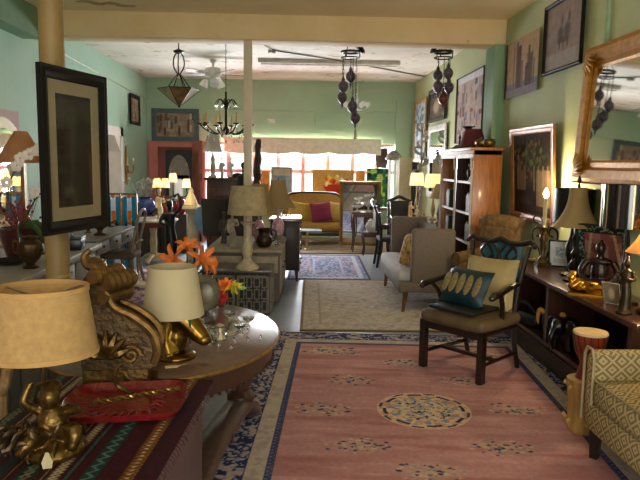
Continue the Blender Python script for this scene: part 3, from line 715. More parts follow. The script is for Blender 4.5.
def pale_fn(U, V):
    p = Paint(U, V, '#8aa0ae'); p.put(vnoise(U, V, 6, 10, 8), '#c2cdd0', .8); p.put((vnoise(U, V, 12, 16, 4) > .62)*1., '#4a5a62', .7); return p.out()
wallpic('blue_painting', 'tall gilt framed painting in pale blues next to the back wall', 'painting', 12.35, 13.6, 1.7, 2.95, .06, M('#b08c4a', .4, .5), pale_fn, res=40)
t = wallpic('white_mirror', 'tall mirror in white ornate frame hanging under the still life', 'mirror', 10.6, 12.0, 1.05, 2.34, .10, M('#c9c6c2', .5, var=.3, scale=20, bump=.5, bscale=30), lambda U, V: (U*0+.5, U*0+.5, U*0+.5), res=8)
bpy.data.objects.remove([c for c in t.children if c.name.startswith('canvas')][0])
G().box((0, -.006, 0), (1.2, .006, 1.1)).obj('mirror_glass', mirror_mat(), t, 0)
def flor_fn(U, V):
    p = Paint(U, V, '#2c2118'); p.put(vnoise(U, V, 7, 7, 12), '#5a4632', .5); rs = np.random.RandomState(4)
    p.put(rect(U, V, .62, .95, .05, .55), '#8a7458', .8); p.put(rect(U, V, .1, .35, .3, .75), '#a88a68', .5)
    for k in range(140):
        p.put(ell(U, V, .45+.3*rs.randn()*.6, .72+.2*rs.randn()*.6, .02+.03*rs.rand(), .02+.03*rs.rand(), .4), rs.choice(['#2e3a22', '#3e4a2a', '#24301c', '#6a6a42', '#8a5040', '#55523a']), .8)
    for x in (.55, .66, .77, .88): p.put(rect(U, V, x, x+.03, .3, .6), '#8f7a5a', .7)
    p.put(rect(U, V, 0, 1, 0, .12), '#2e2218', .8); return p.out()
wallpic('garden_painting', 'large gilt and wood framed garden painting leaning behind the candle lamp', 'painting', 5.87, 7.08, 1.08, 2.05, .07, M('#7c4e22', .4, .25, var=.3), flor_fn, res=80, tilt=-.06, x=XR-.09, rough=.35)
# big gilt mirror
t = thing('gilt_mirror', 'large rectangular mirror in broad carved gilt frame above the console', 'mirror', (XR-.10, 4.40, 2.07), RZ)
t.rotation_euler = (Matrix.Rotation(RZ, 4, 'Z') @ Matrix.Rotation(-.055, 4, 'X')).to_euler()
MW, MH, MF = 1.46, .73, .19
frame_rails(MW, MH, MF, .07, [(0, .35), (.1, .5), (.3, .5), (.42, .8), (.75, 1.), (.92, .85), (1., .5), (1, 0)]).obj('frame', GOLD, t, 25)
G().box((0, -.02, 0), (MW, .006, MH)).obj('mirror_glass', mirror_mat(), t, 0)
for cxs in (-1, 1):
    for czs in (-1, 1):
        g = G()
        c0 = Vector((cxs*(MW/2+MF*.6), -.068, czs*(MH/2+MF*.55)))
        for k in range(6):
            a = PI*.5*k/5; d = Vector((-cxs*math.cos(a), 0, -czs*math.sin(a))); g.tube([c0, c0+d*.09+Vector((0, -.012, 0)), c0+d*.16], [.006, .016, .004], 6)
        g.obj('corner_ornament', GOLD, t)

# ================================================================ console shelf along the right wall
CZ = .72
t = thing('long_console', 'long dark wooden console shelf under the gilt mirror', 'console', (2.255, 4.92, 0), RZ)
CWD = wood('#3c2118', .3, .4); DEEP = wood('#1c100c', .4, .2)
G().rbox((0, 0, CZ-.02), (2.62, .45, .04), .008, 1).obj('top_board', CWD, t, 30)
for x in (-1.27, -.1, 1.2): G().box((x, 0, CZ/2-.02), (.05, .41, CZ-.04)).obj('upright_panel', CWD, t, 0)
G().box((0, .0, .2), (2.5, .42, .035)).obj('lower_shelf', CWD, t, 0)
G().box((0, .2, .42), (2.56, .02, .56)).obj('back_panel', DEEP, t, 0)
G().box((0, -.2, .09), (2.5, .02, .16)).obj('plinth', DEEP, t, 0)

# tall paisley armchair in the corner behind the console end
PAIS = M('#6a5230', .85, var=.45, scale=18, bump=.2, bscale=40)
t = thing('paisley_armchair', 'rolled armchair in tan paisley cloth wedged behind the console end', 'armchair', (2.06, 6.66, 0), -.9)
t.scale = (.82, .82, 1)
for s in (-1, 1):
    for q in (-1, 1): G().lathe([(.02, 0), (.03, .03), (.022, .08), (.03, .14)], 10, (s*.26, q*.26, 0)).obj('leg', DKW, t)
G().rbox((0, 0, .27), (.62, .62, .26), .05, 3).obj('seat_base', PAIS, t)
G().rbox((0, -.04, .45), (.46, .52, .13), .05, 3, puff=.02).obj('seat_cushion', PAIS, t)
G().rbox((0, .24, .72), (.6, .18, .66), .09, 4).obj('backrest', PAIS, t)
G().tube([(-.29, .25, .98), (-.15, .25, 1.02), (.15, .25, 1.02), (.29, .25, .98)], .10, 14, 4).obj('back_roll', PAIS, t)
for s in (-1, 1):
    a = G().rbox((s*.29, -.02, .48), (.1, .58, .3), .04, 2).obj('arm', PAIS, t); G().tube([(s*.3, -.32, .64), (s*.3, .2, .66)], .075, 12).obj('arm_roll', PAIS, a)

# ================================================================ things on the console
def bell(g, r0, r1, z0, z1, n=28, k=8, t_=.004, rib=0, ex=2.0):
    pr = [(r0+(r1-r0)*(1-(1-i/k)**ex), z0+(z1-z0)*i/k) for i in range(k+1)]
    return g.shell(pr, t_, n, rfn=(lambda a, z: 1+.02*abs(math.cos(a*rib))) if rib else None)
def up(px, py, z=CZ): return F(px, py, z)
BRONZE = M('#2a2019', .35, .6, var=.3, scale=20); TANSH = M('#b39a68', .8, var=.06, trans=.25)
t = thing('table_lamp', 'bronze table lamp with tan bell shade and finial on the console', 'lamp', up(573, 281))
G().lathe([(.085, 0), (.09, .015), (.06, .035), (.03, .06), (.045, .1), (.05, .13), (.022, .17), (.02, .2), (.032, .23), (.018, .26), (.022, .34), (.03, .36), (.014, .385), (.014, .46)], 20).obj('base', BRONZE, t)
bell(G(), .185, .07, .45, .765, rib=4, ex=2.4).obj('shade', TANSH, t)
G().lathe([(.004, .73), (.012, .785), (.005, .80), (.016, .82), (.010, .85), (0, .87)], 10).obj('finial', BRONZE, t)
g = G()
for a in range(3): g.tube([(0, 0, .765), (.07*math.cos(a*2.09), .07*math.sin(a*2.09), .76)], .003, 5)
g.tube([(0, 0, .45), (0, 0, .77)], .004, 5); g.obj('shade_spider', BRONZE, t)
BSH = M('#0f0f10', .35, var=.1)
t = thing('drum_lamp', 'dark lamp with black drum shade behind the bell shaded lamp', 'lamp', (2.34, 5.28, CZ))
G().lathe([(.08, 0), (.085, .02), (.03, .04), (.025, .1), (.045, .18), (.05, .26), (.02, .34), (.012, .4), (.012, .48)], 18).obj('base', BRONZE, t)
G().shell([(.165, .46), (.165, .75)], .004).obj('shade', BSH, t); G().tube([(0, 0, .46), (0, 0, .74)], .004, 6).obj('harp', BRONZE, t)
G().tube([(-.16, 0, .735), (.16, 0, .735)], .003, 5).obj('shade_spider', BRONZE, t)
t = thing('candle_lamp', 'brass candlestick lamp with lit flame bulb on the console end', 'lamp', up(542, 266))
BRS = M('#5a4626', .35, .7, var=.3)
G().box((0, 0, .02), (.13, .11, .04)).lathe([(.06, .04), (.045, .06), (.02, .1), (.032, .17), (.028, .22), (.04, .25), (.034, .3), (.016, .33), (.03, .35), (.034, .37), (.018, .385)], 16).obj('base', BRS, t)
G().lathe([(.016, .38), (.018, .5), (.016, .62), (.018, .64), (0, .64)], 12).obj('candle_tube', M('#d6c8a4', .6), t)
G().lathe([(.008, .64), (.022, .66), (.026, .68), (.014, .71), (0, .735)], 12).obj('bulb', M('#ffe9c0', .3, var=0, emit=60., ecol='#ffc880'), t)
q = up(542, 266); point('candle_bulb_light', (q.x, q.y, CZ+.78), 17, (1, .78, .48), .04)
g = G()
for s in (-1, 1): g.tube([(s*.02, .0, 0), (s*.05, .0, .12), (s*.11, 0, .2), (s*.12, 0, .3), (s*.06, 0, .34), (s*.04, 0, .28), (s*.08, 0, .25)], .009, 6, 6); g.tube([(s*.02, 0, .2), (s*.03, 0, .4), (s*.09, 0, .46), (s*.12, 0, .4), (s*.07, 0, .38)], .008, 6, 6)
g.tube([(0, 0, 0), (0, 0, .5)], .009, 6); g.box((0, 0, .006), (.2, .1, .012))
o = g.obj('scrolled_iron_stand', M('#15110e', .5, .4)); o.location = (2.40, 6.02, CZ); o.rotation_euler.z = -.7; tag(o, 'black wrought iron scroll stand behind the candle lamp', 'stand')
def cert_fn(U, V):
    p = Paint(U, V, '#eef0ee'); p.put(rect(U, V, .3, .7, .35, .75)*(vnoise(U, V, 14, 20, 2) > .4), '#7f9db8', .7)
    for k in range(5): p.put(rect(U, V, .2, .8, .12+.04*k, .135+.04*k), '#9aa2aa', .7)
    return p.out()
q = up(558, 268); picture('document_frame', 'small dark frame holding a white printed sheet on the console', 'picture frame', (q.x+.01, q.y, CZ+.135), -.5, .2, .27, .014, BLACKF, cert_fn, res=40, dep=.015, tilt=-.3)
t = thing('brass_dish', 'ornate shallow brass dish at the foot of the candle lamp', 'dish', up(533, 263)+Vector((.02, .03, 0)))
G().lathe([(.04, 0), (.05, .01), (.075, .025), (.08, .032), (.05, .028), (0, .024)], 18).obj('bowl', M('#9a8a5c', .35, .6), t)
G().ball((0, 0, .035), .012, 8, 6).obj('knob', M('#9a8a5c', .35, .6), t)

def rem(name, label, cat, loc, rz, pieces, mat, vox, pname='body'):
    t = thing(name, label, cat, loc, rz); g = G(); pieces(g); g.obj(pname, mat, t, remesh=vox); return t
def seated(g, s=1.):
    g.ball((0, .0, .05*s), (.13*s, .10*s, .045*s)); g.ball((0, .02*s, .13*s), (.058*s, .045*s, .1*s)); g.ball((0, .015*s, .205*s), (.08*s, .035*s, .03*s)); g.ball((0, .0*s, .295*s), (.033*s, .036*s, .045*s)); g.ball((0, .012*s, .335*s), (.015*s, .015*s, .016*s), 8, 6)
    g.tube([(0, .01*s, .22*s), (0, .01*s, .26*s)], .022*s, 8)
    for q in (-1, 1):
        g.tube([(q*.075*s, .01*s, .21*s), (q*.11*s, -.01*s, .14*s), (q*.07*s, -.07*s, .09*s), (0, -.085*s, .085*s)], [.026*s, .022*s, .018*s, .014*s], 8, 4)
        g.tube([(q*.05*s, 0, .05*s), (q*.14*s, -.05*s, .045*s), (0, -.11*s, .035*s)], [.045*s, .04*s, .025*s], 8, 4)
q = up(604, 281); rem('seated_buddha', 'dark brown seated buddha statue behind the gold reclining figure', 'statue', (2.24, 4.55, CZ), -.6, lambda g: seated(g, 1.15), M('#220e0c', .35, .1, var=.3, scale=20), .006)
def recline(g):
    g.box((0, 0, .012), (.30, .12, .024)); g.ball((.05, 0, .06), (.12, .045, .035)); g.ball((-.08, 0, .085), (.05, .045, .05)); g.ball((-.13, -.01, .13), (.03, .03, .035))
    g.tube([(-.07, -.03, .11), (-.12, -.05, .07), (-.13, -.02, .11)], .014, 8, 4); g.tube([(.0, -.03, .06), (.08, -.05, .08), (.14, -.03, .04)], .024, 8, 4); g.tube([(-.05, .0, .1), (.0, -.05, .11), (.06, -.03, .1)], .013, 8, 4)
    for k in range(5): g.tube([(-.14+.01*k, -.01, .15), (-.15+.012*k, -.01, .185)], .006, 6)
rem('reclining_figure', 'shiny gold reclining figure on a flat base near the buddha', 'statue', (2.12, 4.42, CZ), -.55, recline, M('#b5872e', .25, .9, var=.2), .006)
def tank_fn(U, V):
    X, Y = U-.5, V-.5; p = Paint(U, V, '#7c4a48'); n = vnoise(U, V, 12, 14, 3); p.put((n > .55)*1., '#a06a62', .9); p.put((np.abs(np.abs(X)-(.3-.5*Y*.4)) < .03)*1., '#b3a070', .9)
    e = np.minimum(.5-np.abs(X), .5-np.abs(Y)); p.put((e < .13)*1., '#22302c'); p.put(((e < .11) & (vnoise(U, V, 30, 36, 6) > .62))*1., '#7a8478'); p.put(ell(U, V, .5, .5, .12, .2, .3), '#c09a8a', .6); return p.out()
picture('beaded_panel', 'pink and green beaded textile panel leaning behind the buddha', 'panel', (2.38, 4.78, CZ+.25), -.95, .42, .5, .012, M('#1c201c', .6), tank_fn, res=60, tilt=-.22, rough=.6)
# black glossy panelled shade lamp
t = thing('panelled_lamp', 'lamp with glossy black panelled drum shade and metal strips below the mirror', 'lamp', (2.24, 4.2, CZ))
G().box((0, 0, .012), (.15, .15, .025)).lathe([(.06, .025), (.03, .05), (.02, .09), (.035, .14), (.018, .2), (.028, .26), (.016, .3), (.012, .36), (.012, .54)], 14).obj('base', M('#0f0d0c', .3, .2), t)
s = G().shell([(.17, .53), (.17, .82)], .004, 40).obj('shade', M('#141214', .12, var=.1, spec=.7), t)
for k in range(12):
    a = 2*PI*k/12+.2; G().box((.172*math.cos(a), .172*math.sin(a), .675), (.006, .014 if k % 2 else .006, .29), a).obj('metal_strip', M('#8c8474' if k % 2 else '#a8935a', .25, .9), s, 0)
q = (2.1, 4.22, CZ)
picture('photo_frame', 'small silver leaning photo frame beside the panelled lamp', 'picture frame', (2.13, 4.13, CZ+.085), -.9, .12, .17, .016, M('#b8b4a8', .25, .8), lambda U, V: Paint(U, V, '#8a7a62').put(ell(U, V, .5, .5, .3, .4, .5), '#c9b48c').out(), res=20, dep=.012, tilt=-.35)
# lit lamp at the frame edge and a bronze standing figure
t = thing('lit_lamp', 'lit lamp with tan pleated shade standing on the console near the mirror', 'lamp', (2.26, 3.88, CZ))
G().lathe([(.08, 0), (.085, .02), (.03, .05), (.04, .12), (.055, .2), (.03, .28), (.014, .32), (.014, .4)], 18).obj('base', BRONZE, t)
bell(G(), .17, .07, .40, .62, rib=12).obj('shade', M('#c9a878', .8, trans=.5), t)
G().ball((0, 0, .45), .025, 10, 8).obj('bulb', M('#ffe9c0', .3, var=0, emit=25., ecol='#ffc880'), t)
point('lit_lamp_light', (2.26, 3.88, CZ+.49), 15, (1, .7, .38), .03)
def stand_fig(g):
    g.lathe([(.05, 0), (.055, .015), (.04, .03)], 14); g.tube([(0, 0, .03), (.005, 0, .12), (0, 0, .2)], [.04, .034, .028], 10, 4); g.ball((0, 0, .24), (.04, .03, .06)); g.ball((0, -.005, .33), (.022, .024, .03)); g.ball((0, 0, .36), (.014, .014, .02), 8, 6)
    for q in (-1, 1): g.tube([(q*.035, 0, .28), (q*.06, -.02, .23), (q*.02, -.05, .24)], [.012, .011, .009], 8, 4)
rem('bronze_figure', 'dark bronze robed standing figure on the console edge', 'statue', (2.10, 3.90, CZ), -.9, stand_fig, M('#3a2c1c', .4, .6, var=.3), .006)

# ================================================================ under the console
LZ = .2175
t = thing('goblet_drum', 'red wooden goblet drum with pale skin head standing on the tan drum', 'drum', F(583, 432)+Vector((.01, .01, .352)))
G().lathe([(.075, 0), (.055, .06), (.05, .10), (.085, .17), (.1, .25), (.1, .29)], 24).obj('body', wood('#7a2c18', .3, .5), t)
G().lathe([(.102, .28), (.104, .288), (.1, .296), (0, .299)], 24).obj('drum_head', M('#c9b184', .7), t)
g = G()
for k in range(16):
    a = 2*PI*k/16; g.tube([(.104*math.cos(a), .104*math.sin(a), .28), (.088*math.cos(a+.2), .088*math.sin(a+.2), .17)], .003, 5)
g.obj('rope_lacing', M('#2a1a12', .8), t)
t = thing('tan_drum', 'tan peg drum carved from a log beside the lattice armchair', 'drum', F(581, 432)+Vector((0, 0, .011)))
t.scale = (1, 1, 1.25)
G().lathe([(.075, 0), (.085, .03), (.09, .15), (.1, .24), (.104, .27), (.0, .272)], 22, rfn=lambda a, z: 1+.015*math.sin(a*5)).obj('body', wood('#b08a4a', .5, .1), t)
for k in range(6):
    a = 2*PI*k/6+.4
    for z in (.05, .22): G().tube([(.085*math.cos(a), .085*math.sin(a), z), (.12*math.cos(a), .12*math.sin(a), z+.02)], [.009, .013], 7).obj('peg', wood('#b8945a', .5, .1), t)
t = thing('hoop_drum', 'shallow hide covered hand drum on the console shelf', 'drum', (2.2, 3.95, LZ))
G().lathe([(.13, 0), (.14, .03), (.14, .15), (.0, .155)], 24, rfn=lambda a, z: 1+.02*math.sin(a*9)).obj('body', M('#8a5a30', .6, var=.4, scale=14), t)
G().lathe([(.142, .135), (.144, .15), (.13, .16), (0, .162)], 24).obj('drum_head', M('#a8824a', .6, var=.3), t)
def eleph(g):
    g.ball((0, .02, .16), (.1, .12, .1)); g.ball((0, -.1, .2), (.06, .06, .07)); g.tube([(0, -.14, .2), (0, -.19, .13), (0, -.18, .05), (0, -.2, .03)], [.03, .024, .018, .014], 8, 4)
    for q in (-1, 1):
        for y in (-.05, .09): g.tube([(q*.06, y, .14), (q*.065, y, 0)], .034, 8)
        g.ball((q*.085, -.07, .2), (.05, .018, .065))
rem('elephant_figure', 'black carved elephant figure on the lower console shelf', 'figurine', (2.12, 4.78, LZ), -1.0, eleph, M('#0d0b0b', .3, var=.2), .01)
g = G(); t = thing('horned_mask', 'black animal mask with curved yellow horns propped on the lower shelf', 'mask', (2.12, 5.08, LZ), -1.0)
G().lathe([(.03, 0), (.06, .05), (.085, .13), (.08, .2), (.04, .25), (0, .26)], 16, sy=.5).obj('face', M('#100d0c', .35), t)
for s in (-1, 1): G().tube([(s*.05, 0, .2), (s*.11, 0, .23), (s*.13, 0, .16), (s*.12, 0, .1)], [.022, .02, .016, .005], 8, 5).obj('horn', M('#b8863a', .45), t)
t = thing('dark_shoe_form', 'low black curved object at the far end of the console shelf', 'ornament', (2.1, 5.55, LZ), -1.2)
G().rbox((0, 0, .06), (.34, .14, .12), .05, 3).obj('body', M('#0c0b0b', .3), t); G().tube([(-.15, 0, .1), (-.1, 0, .18), (.0, 0, .2), (.1, 0, .13)], .018, 8, 5).obj('handle', M('#0c0b0b', .3), t)
t = thing('dark_bowl', 'wide shiny black bowl on the lower console shelf', 'bowl', (2.22, 4.42, LZ))
G().lathe([(.05, 0), (.06, .01), (.14, .08), (.16, .13), (.15, .13), (.1, .06), (0, .03)], 24).obj('bowl', M('#121212', .12), t)
G().lathe([(.155, .125), (.165, .13), (.155, .137)], 24).obj('rim', M('#55524c', .2, .7), t)

# ================================================================ foreground left: chest with a striped cloth
TZ = .75
t = thing('storage_chest', 'dark purplish wooden chest under the striped woven cloth', 'chest', (-.735, 1.875, 0), -.063)
PUR = wood('#57424a', .45, .2, .2)
G().rbox((0, 0, TZ/2-.01), (.60, 1.36, TZ-.02), .01, 1).obj('body', PUR, t, 30)
G().box((.302, 0, .04), (.012, 1.36, .08)).obj('plinth', wood('#3c2c30'), t, 0)
G().rbox((0, 0, TZ-.022), (.63, 1.39, .018), .006, 1).obj('lid', PUR, t, 30)
def cloth_fn(U, V):
    # bands run along the depth, across x
    X = 1.16-(1-U)*.66; p = Paint(U, V, '#3a1019'); n = vnoise(U, V, 60, 90, 2); p.put(n, '#4c1620', .5)
    def band(a, b, c, al=1.): p.put(((X >= a) & (X < b))*1., c, al)
    k = 0
    for base in (-.1, .16, .42, .68):
        band(base+.0, base+.035, '#203028'); band(base+.045, base+.05, '#8a6a3c')
        band(base+.07, base+.13, '#24302a'); z = np.abs(((V*26) % 1)-.5)*.05; p.put((np.abs(X-base-.1-z+.0125) < .006)*1., '#5f7a6a'); p.put((np.abs(X-base-.1+z-.0125) < .006)*1., '#7a6a3c')
        band(base+.15, base+.155, '#a08a5a'); band(base+.165, base+.2, '#5a3a34'); z = np.abs(((V*40) % 1)-.5)*.04; p.put((np.abs(X-base-.183-z+.01) < .005)*1., '#bfae84'); p.put((np.abs(X-base-.183+z-.01) < .005)*1., '#bfae84')
        band(base+.215, base+.222, '#2c5a50')
    band(.94, .985, '#1e3a36'); z = np.abs(((V*34) % 1)-.5)*.05; p.put((np.abs(X-.962-z+.0125) < .006)*1., '#5a8078')
    band(1.055, 1.095, '#6e3a1a'); p.put(((X > 1.055) & (X < 1.095) & (np.sin(V*420)*np.sin(X*300) > .2))*1., '#9a6a2c'); p.put((ell((V*60) % 1, X, .5, 1.075, .25, .01, .5)), '#d8c8a0')
    band(1.105, 1.115, '#2a1a20'); n = vnoise(U, V, 160, 200, 8); p.put((n-.5), '#1a0c10', .5); p.c *= .82; return p.out()
def cz(U, V): 
    d = np.maximum(0, (U-.955)/.045); return -.05*d**2+.002*vnoise(U, V, 12, 16, 5)
o = raster(.66, 1.42, 220, 320, cloth_fn, MA(.9, bump=.6, bscale=350, spec=.15, alpha_var=.2, nscale=60), 'striped_cloth', None, .006, 'XY', lambda U, V: .003*vnoise(U, V, 12, 16, 5))
o.location = (-.725, 1.885, TZ-.012); o.rotation_euler.z = -.063; tag(o, 'maroon woven cloth with green gold and orange stripes on the chest', 'cloth')
g = G()
for k in range(60):
    y = -.69+1.38*k/59; x = .328; g.tube([(x, y, .0), (x+.012, y+random.uniform(-.01, .01), -.01), (x+.014, y+random.uniform(-.012, .012), -random.uniform(.015, .03))], .0015, 4)
f = g.obj('fringe', M('#3a1018', .9), o); f['kind'] = 'stuff'
CT = TZ+.0

# lamp with a burlap shade and gilt cherub base
q = F(47, 452, CT)
BURL = M('#c09a62', .9, var=.14, scale=50, bump=.3, bscale=300, trans=.3)
t = thing('cherub_lamp', 'gilt cherub table lamp with burlap oval shade on the striped cloth', 'lamp', q, .3)
GILT = M('#5a4420', .35, .85, var=.45, scale=30, bump=.3, bscale=60); OLDG = M('#46341c', .42, .7, var=.5, scale=25, bump=.4, bscale=50)
g = G(); g.lathe([(.085, 0), (.09, .012), (.08, .03), (.05, .045)], 20)
g.ball((0, 0, .085), (.045, .04, .05)); g.ball((-.005, -.005, .155), (.028, .03, .034)); g.ball((0, .01, .18), (.03, .028, .018), 10, 6)
g.tube([(.02, -.02, .06), (.06, -.06, .075), (.05, -.075, .03)], [.026, .022, .013], 8, 4); g.tube([(-.02, -.02, .06), (-.055, -.07, .06), (-.08, -.08, .03)], [.026, .022, .013], 8, 4)
g.tube([(.035, 0, .12), (.065, -.03, .12), (.03, -.06, .13)], [.014, .012, .01], 8, 4); g.tube([(-.035, 0, .12), (-.07, -.01, .15), (-.05, .0, .20)], [.014, .012, .01], 8, 4)
g.v = [(a*1.12+.02, b*1.12, c*1.15) for a, b, c in g.v]; g.obj('cherub', GILT, t, remesh=.005)
g = G()
rs_ = random.Random(11)
for k in range(46):
    a = PI+rs_.gauss(.35, .75); r0 = rs_.uniform(.03, .13); x, y = math.cos(a)*r0, math.sin(a)*r0; z = rs_.uniform(.015, .10)
    e = Vector((rs_.gauss(0, 1), rs_.gauss(0, 1), rs_.gauss(.3, .6))).normalized()*.022; c0 = Vector((x, y, z))
    g.tube([c0-e, c0-e*.3+Vector((0, 0, .006)), c0+e*.5+Vector((0, 0, .008)), c0+e*1.2], [.004, .012, .010, .002], 6, 3, flat=.45)
g.tube([(0, 0, .02), (-.06, -.03, .05), (-.12, -.05, .04)], [.03, .024, .01], 8, 4)
o = g.obj('acanthus_leaf', OLDG, t); o['kind'] = 'stuff'
G().tube([(.01, .03, .05), (-.03, .045, .14), (-.02, .02, .21), (0, 0, .24), (0, 0, .42)], .006, 8, 5).obj('stem', GILT, t)
zs = P(47, 353, q.y).z-CT
shp = [(.160, zs), (.162, zs+.006), (.136, zs+.197), (.137, zs+.205)]
s = G().shell(shp, .003, 40, sx=1.0, sy=.85).obj('shade', BURL, t)
G().shell([(.140, zs+.192), (.140, zs+.208)], .008, 40, sy=.85).obj('shade_trim', M('#a8824c', .9, bump=.2), s); G().shell([(.164, zs-.002), (.163, zs+.012)], .006, 40, sy=.85).obj('shade_trim', M('#a8824c', .9, bump=.2), s)
g = G()
for a in range(3): g.tube([(0, 0, zs+.17), (.128*math.cos(a*2.09+.4), .108*math.sin(a*2.09+.4), zs+.198)], .0025, 5)
g.obj('shade_spider', M('#8a8478', .3, .8), t)
G().prism([(-.012, -.05), (.012, -.05), (.016, -.03), (.004, 0), (-.004, 0), (-.016, -.03)], .0015).obj('price_tag', M('#a0936e', .8), t, 0).location = (.01, -.12, .052)

# red lacquer tray with a gilt branch lying across it
t = thing('lacquer_tray', 'dark red carved lacquer tray with wavy rim on the striped cloth', 'tray', F(127, 407, CT)+Vector((0, 0, .004)), .12)
n = 64; vs = []; fs = []
def rr(a, r): 
    c, s = abs(math.cos(a)), abs(math.sin(a)); k = 1/((c/.215)**5+(s/.17)**5)**.2; return k*r*(1+.025*math.cos(8*a))
lv = [(0.0, .0), (.5, .0), (.82, .001), (.9, .006), (1.0, .028), (1.015, .03), (1.0, .022), (.9, -.002), (.5, -.004), (0, -.004)]
for r, z in lv:
    for k in range(n): a = 2*PI*k/n; d = rr(a, r); vs.append((d*math.cos(a), d*math.sin(a), z+.004))
for i in range(len(lv)-1):
    for k in range(n): fs.append((i*n+k, i*n+(k+1) % n, (i+1)*n+(k+1) % n, (i+1)*n+k))
REDL = M('#6a1416', .3, var=.35, scale=40, bump=.6, bscale=45, coat=.4)
G().add(vs, fs).obj('dish', REDL, t)
g = G()
for k in range(22):
    a = 2*PI*k/22; r = rr(a, .62); g.tube([(r*math.cos(a), r*math.sin(a), .004), (r*.8*math.cos(a+.12), r*.8*math.sin(a+.12), .008), (r*.66*math.cos(a), r*.66*math.sin(a), .004)], [.003, .008, .003], 6, 3)
g.obj('carved_relief', REDL, t)
t = thing('gilt_branch', 'twisted gilt wand with a curled hook lying on the red tray', 'wand', F(127, 407, CT)+Vector((.02, .0, .035)), .12)
g = G()
for ph in (0, PI): g.tube([(-.13+.30*i/40, -.035+.09*i/40+.006*math.cos(i*.9+ph), .0+.006*math.sin(i*.9+ph)+.012*i/40) for i in range(41)], .0055, 6)
g.obj('twisted_rod', M('#7a6030', .3, .85), t)
G().tube([(0, .02, .012), (-.03, .05, .012), (-.06, .06, .03), (-.07, .05, .07), (-.055, .05, .11), (-.035, .06, .115)], [.006, .009, .010, .009, .006, .003], 8, 6).obj('hook', M('#5a4626', .35, .8), t)

# great gilt scroll bracket
q = F(116, 381, CT); t = thing('gilt_corbel', 'tall carved gilt scroll corbel with acanthus leaves behind the red tray', 'corbel', (q.x+.02, q.y-.03, CT), .1)
g = G().box((0, 0, .012), (.29, .17, .024)).box((0, 0, .05), (.25, .14, .06)); g.obj('base', GILT, t, 0)
out = [(-.13, .08), (.13, .08), (.16, .12), (.155, .18), (.12, .24), (.06, .29), (.0, .33), (-.035, .38), (-.04, .44), (-.07, .47), (-.11, .45), (-.13, .38), (-.125, .28), (-.13, .18)]
G().prism([tuple(v.xy) for v in catmull([(a, b, 0) for a, b in out+[out[0]]], 4)][:-1], .12).obj('core', OLDG, t, 60)
SC = M('#6a4e28', .4, .7, var=.4, scale=20, bump=.3, bscale=40)
for y in (-.066, .066):
    G().tube([(.15, y, .1), (.165, y, .16), (.14, y, .235), (.07, y, .295), (0, y, .335), (-.03, y, .4)], [.016, .02, .02, .018, .016, .014], 8, 6).obj('edge_moulding', SC, t)
    g = G(); g.tube([(.06+.04*math.cos(a)*(1-a/12), y, .14+.04*math.sin(a)*(1-a/12)) for a in [i*.35 for i in range(28)]], .010, 6); g.obj('volute', SC, t)
for k, (x, z, r) in enumerate(((.01, .43, .04), (-.035, .455, .036), (-.0, .37, .03))):
    G().lathe([(r*(1 if i % 2 else .8), -.085+.17*i/10) for i in range(11)], 16, (x, 0, z), axis=(.55, 1, 0)).obj('scroll_roll', SC, t)
G().tube([(-.05, 0, .45), (-.075, 0, .49), (-.105, 0, .50), (-.115, 0, .53), (-.095, 0, .555)], [.036, .034, .026, .018, .006], 10, 6, flat=1.5).obj('crest_scroll', SC, t)
g = G()
for k in range(7):
    a = -1.2+.4*k; g.tube([(-.03, -.07, .13), (-.03+.05*math.sin(a), -.085, .13+.06*math.cos(a)), (-.03+.1*math.sin(a), -.075, .13+.11*math.cos(a))], [.008, .02, .004], 6, 4)
g.obj('acanthus_leaf', GILT, t)

# ================================================================ oval pedestal table
RT = .745; tc_ = Vector((-.70, 3.32, 0))
t = thing('pedestal_table', 'oval walnut pedestal table with gilt banded rim and scroll feet', 'table', tc_, 0)
WAL = wood('#5c4436', .28, .5, .25); WD = wood('#3a241a', .35, .4)
G().lathe([(0, RT-.03), (.58, RT-.03), (.6, RT-.022), (.6, RT-.008), (.59, RT), (0, RT)], 64, sy=1.24).obj('table_top', WAL, t)
G().shell([(.603, RT-.026), (.608, RT-.018), (.604, RT-.009)], .01, 64, sy=1.24).obj('gilt_band', M('#8a6a34', .35, .7, var=.3, scale=40), t)
G().shell([(.565, RT-.13), (.57, RT-.03)], .02, 64, sy=1.24).obj('apron', WD, t)
g = G()
for k in range(90): a = 2*PI*k/90; g.ball((.57*math.cos(a), .57*1.24*math.sin(a), RT-.132), .009, 6, 4)
bd = g.obj('bead_moulding', wood('#2a1812', .8, 0), t); bd['kind'] = 'stuff'
for xc, y in ((.36, .40), (-.36, .40), (-.36, -.3)):
    G().lathe([(.06, .2), (.085, .22), (.085, .25), (.055, .28), (.06, .31), (.085, .36), (.09, .42), (.07, .48), (.06, .52), (.085, .56), (.085, .62)], 20, (xc, y, 0)).obj('turned_column', WD, t)
for sx in (-1, 1):
    G().tube([(sx*.40, .66, .05), (sx*.40, .60, .06), (sx*.38, .50, .14), (sx*.35, .36, .19), (sx*.29, .05, .19), (sx*.24, -.2, .16), (sx*.2, -.45, .09), (sx*.18, -.62, .05), (sx*.18, -.68, .05)], [.035, .045, .05, .052, .052, .052, .05, .045, .03], 10, 5, flat=1.7).obj('scroll_foot', wood('#4c382e', .35, .4), t)
G().rbox((0, 0, .17), (.72, .14, .07), .02, 2).obj('stretcher', WD, t)

